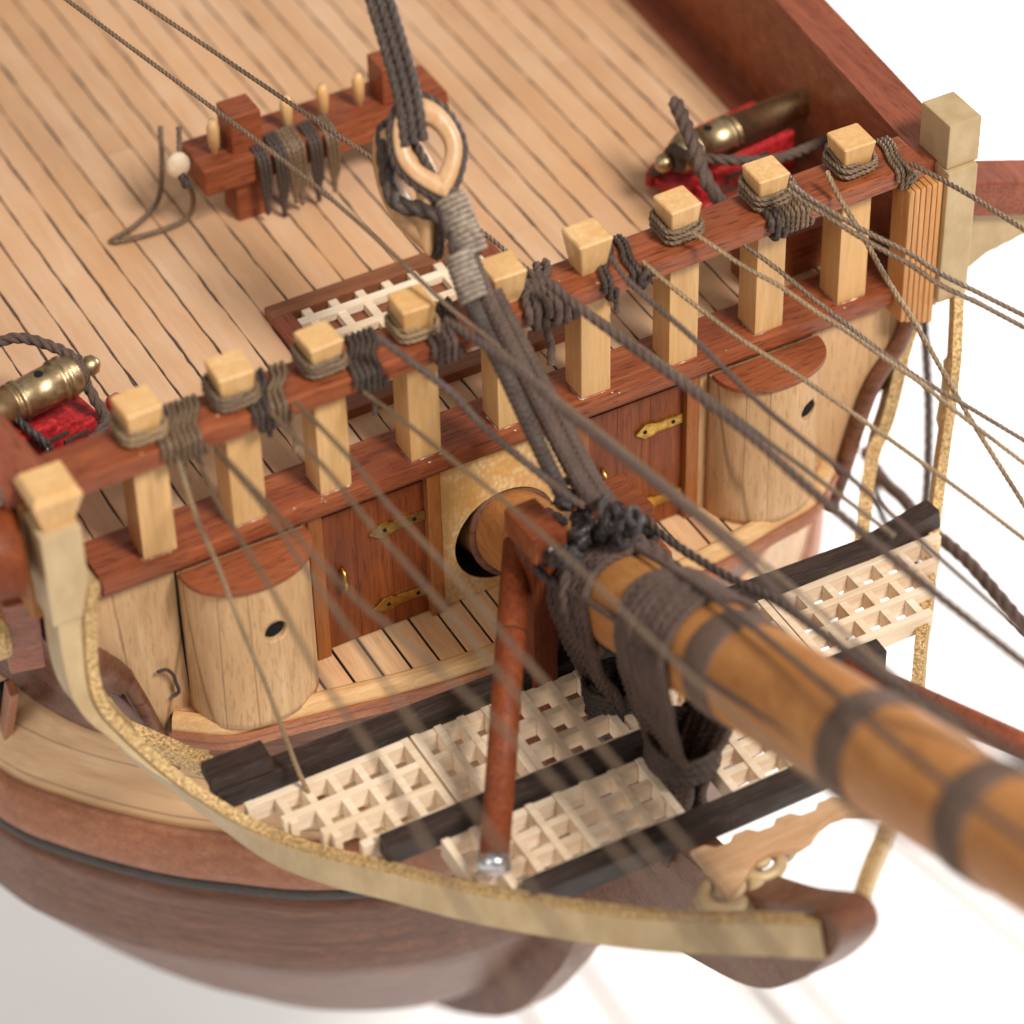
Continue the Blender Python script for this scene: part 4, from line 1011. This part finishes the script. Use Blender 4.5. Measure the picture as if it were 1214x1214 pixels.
# ================================================================== DECK FURNITURE
cg = thing('deck_grating_hatch', (.05, 2.2, ZD), 'pale grating in a brown coaming on the deck behind the rail', 'hatch')
ZC = ZD+.12; xL, xR, yF, yB = -1.24, 1.3, 1.0, 2.88; w_ = .21
for ya_, yb_ in ((yB-w_, yB), (yF, yF+w_)): bm = B(); box(bm, xL, xR, ya_, yb_, ZD-.02, ZC, .015); obj('coaming', bm, 'coam', cg)
for xa_, xb_ in ((xL, xL+w_), (xR-w_, xR)): bm = B(); box(bm, xa_, xb_, yF+w_+.002, yB-w_-.002, ZD-.02, ZC, .015); obj('coaming', bm, 'mahoy', cg)
bm = B(); gx0, gx1, gy0, gy1 = xL+w_, xR-w_, yF+w_, yB-w_
n = 7; p = (gx1-gx0)/n
for i in range(n+1):
    x = gx0+i*p-.02
    if i < n: box(bm, gx0+(i+.35)*p, gx0+(i+.35)*p+.1, gy0, gy1, ZC-.12, ZC-.02, .01)
for j in range(4): y = gy1-.13-.1-j*.34; box(bm, gx0, gx1, y, y+.1, ZC-.1, ZC-.0, .01)
obj('grating', bm, 'lime', cg)
bm = B(); box(bm, gx0, gx1, gy0, gy1, ZD-.02, ZD+.004); obj('hatch_floor', bm, 'coam', cg)

# bitts / pin rack at the top
pr = thing('pin_rack', tuple(at(300, 255, Z=ZD)), 'mahogany pin rack with hanging cords standing at the top of the deck', 'rack')
b0 = at(300, 258, Z=ZD)
for dx in (0, 1.75):
    bm = B(); box(bm, b0.x+dx-.16, b0.x+dx+.19, b0.y-.0, b0.y+.36, ZD, 1.4, .02); obj('leg', bm, 'maho', pr)
bm = B(); box(bm, b0.x-.55, b0.x+2.3, b0.y-.12, b0.y+.5, .62, .95, .03); obj('rack_beam', bm, 'maho', pr)
for i in range(6):
    bm = B(); x = b0.x-.3+i*.42; lathe(bm, (x, b0.y+.15, .5), (x, b0.y+.15, 2), [(0, .03), (.5, .04), (.52, .06), (.75, .07), (.85, .04)], 12); obj('pin', bm, 'box', pr, smooth=True)
for i, (px, l_) in enumerate(((330, .5), (352, .35), (372, .4), (392, .3), (310, .3), (345, .25))):
    x = at(px, 230, Y=b0.y-.15).x; bm = B(); z0_ = .95
    for k in range(3):
        rope(bm, [V((x+k*.05, b0.y+.1, 1.0)), V((x+k*.05, b0.y-.15, .9)), V((x+k*.04+.02, b0.y-.17, .5)), V((x+.05, b0.y-.17, .35-l_*.5+k*.07))], .03, None, .6)
    lone('belayed_cord', bm, 'rbrown' if i % 2 else 'rdark', ['brown cord bundle hanging from the pin rack right of its near leg', 'second cord bundle hanging from the pin rack', 'dark thick cord bundle at the middle of the pin rack', 'short brown cord bundle near the right end of the pin rack', 'dark cord turned right beside the pin rack leg', 'narrow brown cord between the first two bundles of the pin rack'][i], 'rope', 'cords hanging from the pin rack')
bm = B(); rope(bm, [at(190, 150, Z=.9), at(192, 200, Z=.6), at(186, 240, Z=.2), at(160, 268, Z=.13), at(132, 286, Z=.12), at(160, 282, Z=.13), at(200, 270, Z=.13), at(225, 255, Z=.2), at(228, 230, Z=.5), at(215, 205, Z=.8), at(212, 150, Z=1.2)], .032, None, .8)
lone('slack_cord', bm, 'rbrown', 'slack brown cord looping to a point on the deck left of the pin rack', 'rope')
blk = thing('rigging_block', tuple(at(212, 200, Z=.7)), 'small pale block hanging at the top left of the pin rack', 'block')
bm = B(); blob(bm, at(211, 196, Z=.9), .13, (1, .7, 1.2), .05, 1); obj('block_shell', bm, 'lime', blk, smooth=True)
bm = B(); rope(bm, [at(211, 190, Z=.9), at(216, 210, Z=.8), at(222, 222, Z=.7)], .05, None, .7); obj('strop', bm, 'rdark', blk)

# ---- left cannon
def cannon(c, d, label, lab2, full=True, group='cannon on red carriages'):
    d = V(d).normalized(); s = V((-d.y, d.x, 0)).normalized(); U = V((0, 0, 1))
    t = thing('cannon', (c.x, c.y, ZD), label, 'cannon', group)
    bm = B(); a = c+d*.62
    lathe(bm, a, a-d, [(-.02, .02), (.0, .05), (.04, .095), (.1, .105), (.16, .085), (.2, .05), (.24, .06), (.26, .17), (.30, .2), (.36, .215), (.37, .232), (.41, .232), (.42, .21), (.44, .21), (.45, .228), (.49, .228), (.5, .208), (.88, .196), (.89, .214), (.93, .214), (.94, .194), (.97, .194), (.98, .207), (1.0, .207), (1.01, .19), (1.7, .165), (2.3, .145), (2.34, .18), (2.42, .16)], 36)
    obj('barrel', bm, 'cast', t, smooth=True)
    bm = B(); p = a-d*.66+U*.205; lathe(bm, p, p+U, [(-.02, .045), (.006, .045)], 14); obj('touch_hole', bm, 'black', t)
    bm = B()
    p = a-d*.2
    for k in range(4): q = [p-d*.05*k*.6+(s*math.cos(x)+U*math.sin(x))*(.105+.012*k) for x in [2*math.pi*i/14*1.15 for i in range(15)]]; rope(bm, q, .04, None, .7)
    rope(bm, [p+U*.12, p+U*.16+s*.3-d*.1, p+U*.2+s*.62-d*.35, p+U*.1+s*.75-d*.8, p+s*.7-d*1.5], .06, None, .7)
    rope(bm, [p-U*.1-s*.05, p-U*.25-s*.22, p-U*.42-s*.35-d*.0, p-U*.5-s*.45-d*.3, p-U*.5-s*.5-d*.8], .06, None, .7)
    obj('breeching_rope', bm, 'rgrey', t)
    for sg in (1, -1):
        bm = B(); o = s*sg*.26; prof_ = [(.62, .0), (.62, .16), (.42, .16), (.42, .27), (.2, .27), (.2, .38), (-.02, .38), (-.02, .47), (-.9, .47), (-.9, .0)]
        b_ = V((a.x, a.y, ZD+.12))-d*.7
        prism(bm, [b_+d*u*.95+o+U*v for u, v in prof_], s*sg*.1, .025)
        cg_ = obj('carriage_cheek', bm, 'redpaint', t)
        bm = B()
        for u, v in ((.5, .09), (.3, .19), (.08, .29), (-.2, .38), (.1, .1), (-.4, .2)): beam(bm, b_+d*u+o+s*sg*.11+U*v, b_+d*(u-.28)+o+s*sg*.11+U*v, .03, .04)
        obj('iron_strap', bm, 'rdark', cg_)
    bm = B(); beam(bm, b_+d*.55+U*.08, b_-d*.9+U*.08, .5, .12, .02); obj('carriage_bed', bm, 'redpaint', t)
    for sg in (1, -1):
        for u in (.35, -.6):
            bm = B(); w0 = b_+d*u+s*sg*.36+U*.0; lathe(bm, w0, w0+s*sg, [(0, .12), (.02, .14), (.1, .14), (.12, .12)], 20); obj('wheel', bm, 'redpaint', t, smooth=True)
    return t
cn = at(126, 424, Z=.80)
dcn = (at(100, 434, Z=.8)-at(15, 476, Z=.8))
cn = cn-dcn.normalized()*.72
cannon(cn, dcn, 'brass cannon on a red carriage lashed with grey rope at the left', None)
cR = at(905, 150, Z=.8)
cannon(at(835, 172, Z=.7), (-1, -.12, 0), 'cannon on a red carriage standing far right behind the rail', None)
bm = B(); rope(bm, [at(800, 120, Z=1.2), at(822, 170, Z=1.1), at(838, 215, Z=.9), at(862, 250, Z=.55), at(880, 275, Z=.3)], .085, .5, .8); lone('gun_rope', bm, 'rgrey', 'thick grey rope hanging down over the far right red carriage', 'rope')
bm = B(); rope(bm, [at(-10, 468, Z=.6), at(12, 490, Z=.6), at(35, 512, Z=.6), at(60, 535, Z=.5)], .055, None, .7); rope(bm, [at(8, 484, Z=.75), at(30, 506, Z=.75), at(58, 528, Z=.65)], .045, None, .7); lone('gun_tackle', bm, 'tar', 'glossy dark tackle line in front of the left cannon beside the cap rail', 'rope')
bm = B(); blob(bm, at(138, 478, Z=.2), .11, (1, 1, .9), .1, 2); lone('knob', bm, 'redpaint', 'small red knob on the deck beside the left cannon carriage', 'fitting')
# dark red side chest under the rail at far right and small fittings
bm = B(); box(bm, 3.25, 4.35, .75, 1.15, ZD, .62, .03); lone('deck_locker', bm, 'maho', 'dark brown locker on the deck behind the ninth timberhead', 'locker')

# ================================================================== THINGS BEHIND, RIGHT SIDE
def bg(pxs, d, r, mat, label, cat='rope', d1=None):
    bm = B(); n = len(pxs); P = [atd(x, y, d+((d1 or d)-d)*i/(n-1)) for i, (x, y) in enumerate(pxs)]
    rope(bm, P, r, None, .5); return lone('anchor_cable' if r > .06 else 'shroud_rope', bm, mat, label, cat)
bg([(1092, 330), (1098, 420), (1101, 500), (1097, 600), (1080, 690)], 38.0, .065, 'rdark', 'blurred black rope hanging vertically between the two right gold rails')
bg([(1025, 535), (1050, 572), (1070, 590), (1100, 625), (1150, 668), (1214, 742), (1300, 835)], 38.5, .085, 'rgrey', 'dark cable passing behind the right gold rail to the right edge', d1=35)
bg([(1036, 545), (1042, 600), (1060, 640)], 38.8, .05, 'rdark', 'small dark loop of rope behind the gold rails')
for i, (o, lab) in enumerate(((0, 'left of the thin far shrouds under the cathead'), (22, 'middle one of the thin far shrouds under the cathead'), (48, 'right of the thin far shrouds under the cathead'))):
    bg([(1150+o, 240), (1184+o, 300), (1214+o, 348), (1260+o, 400)], 41, .025, 'rdark', lab)
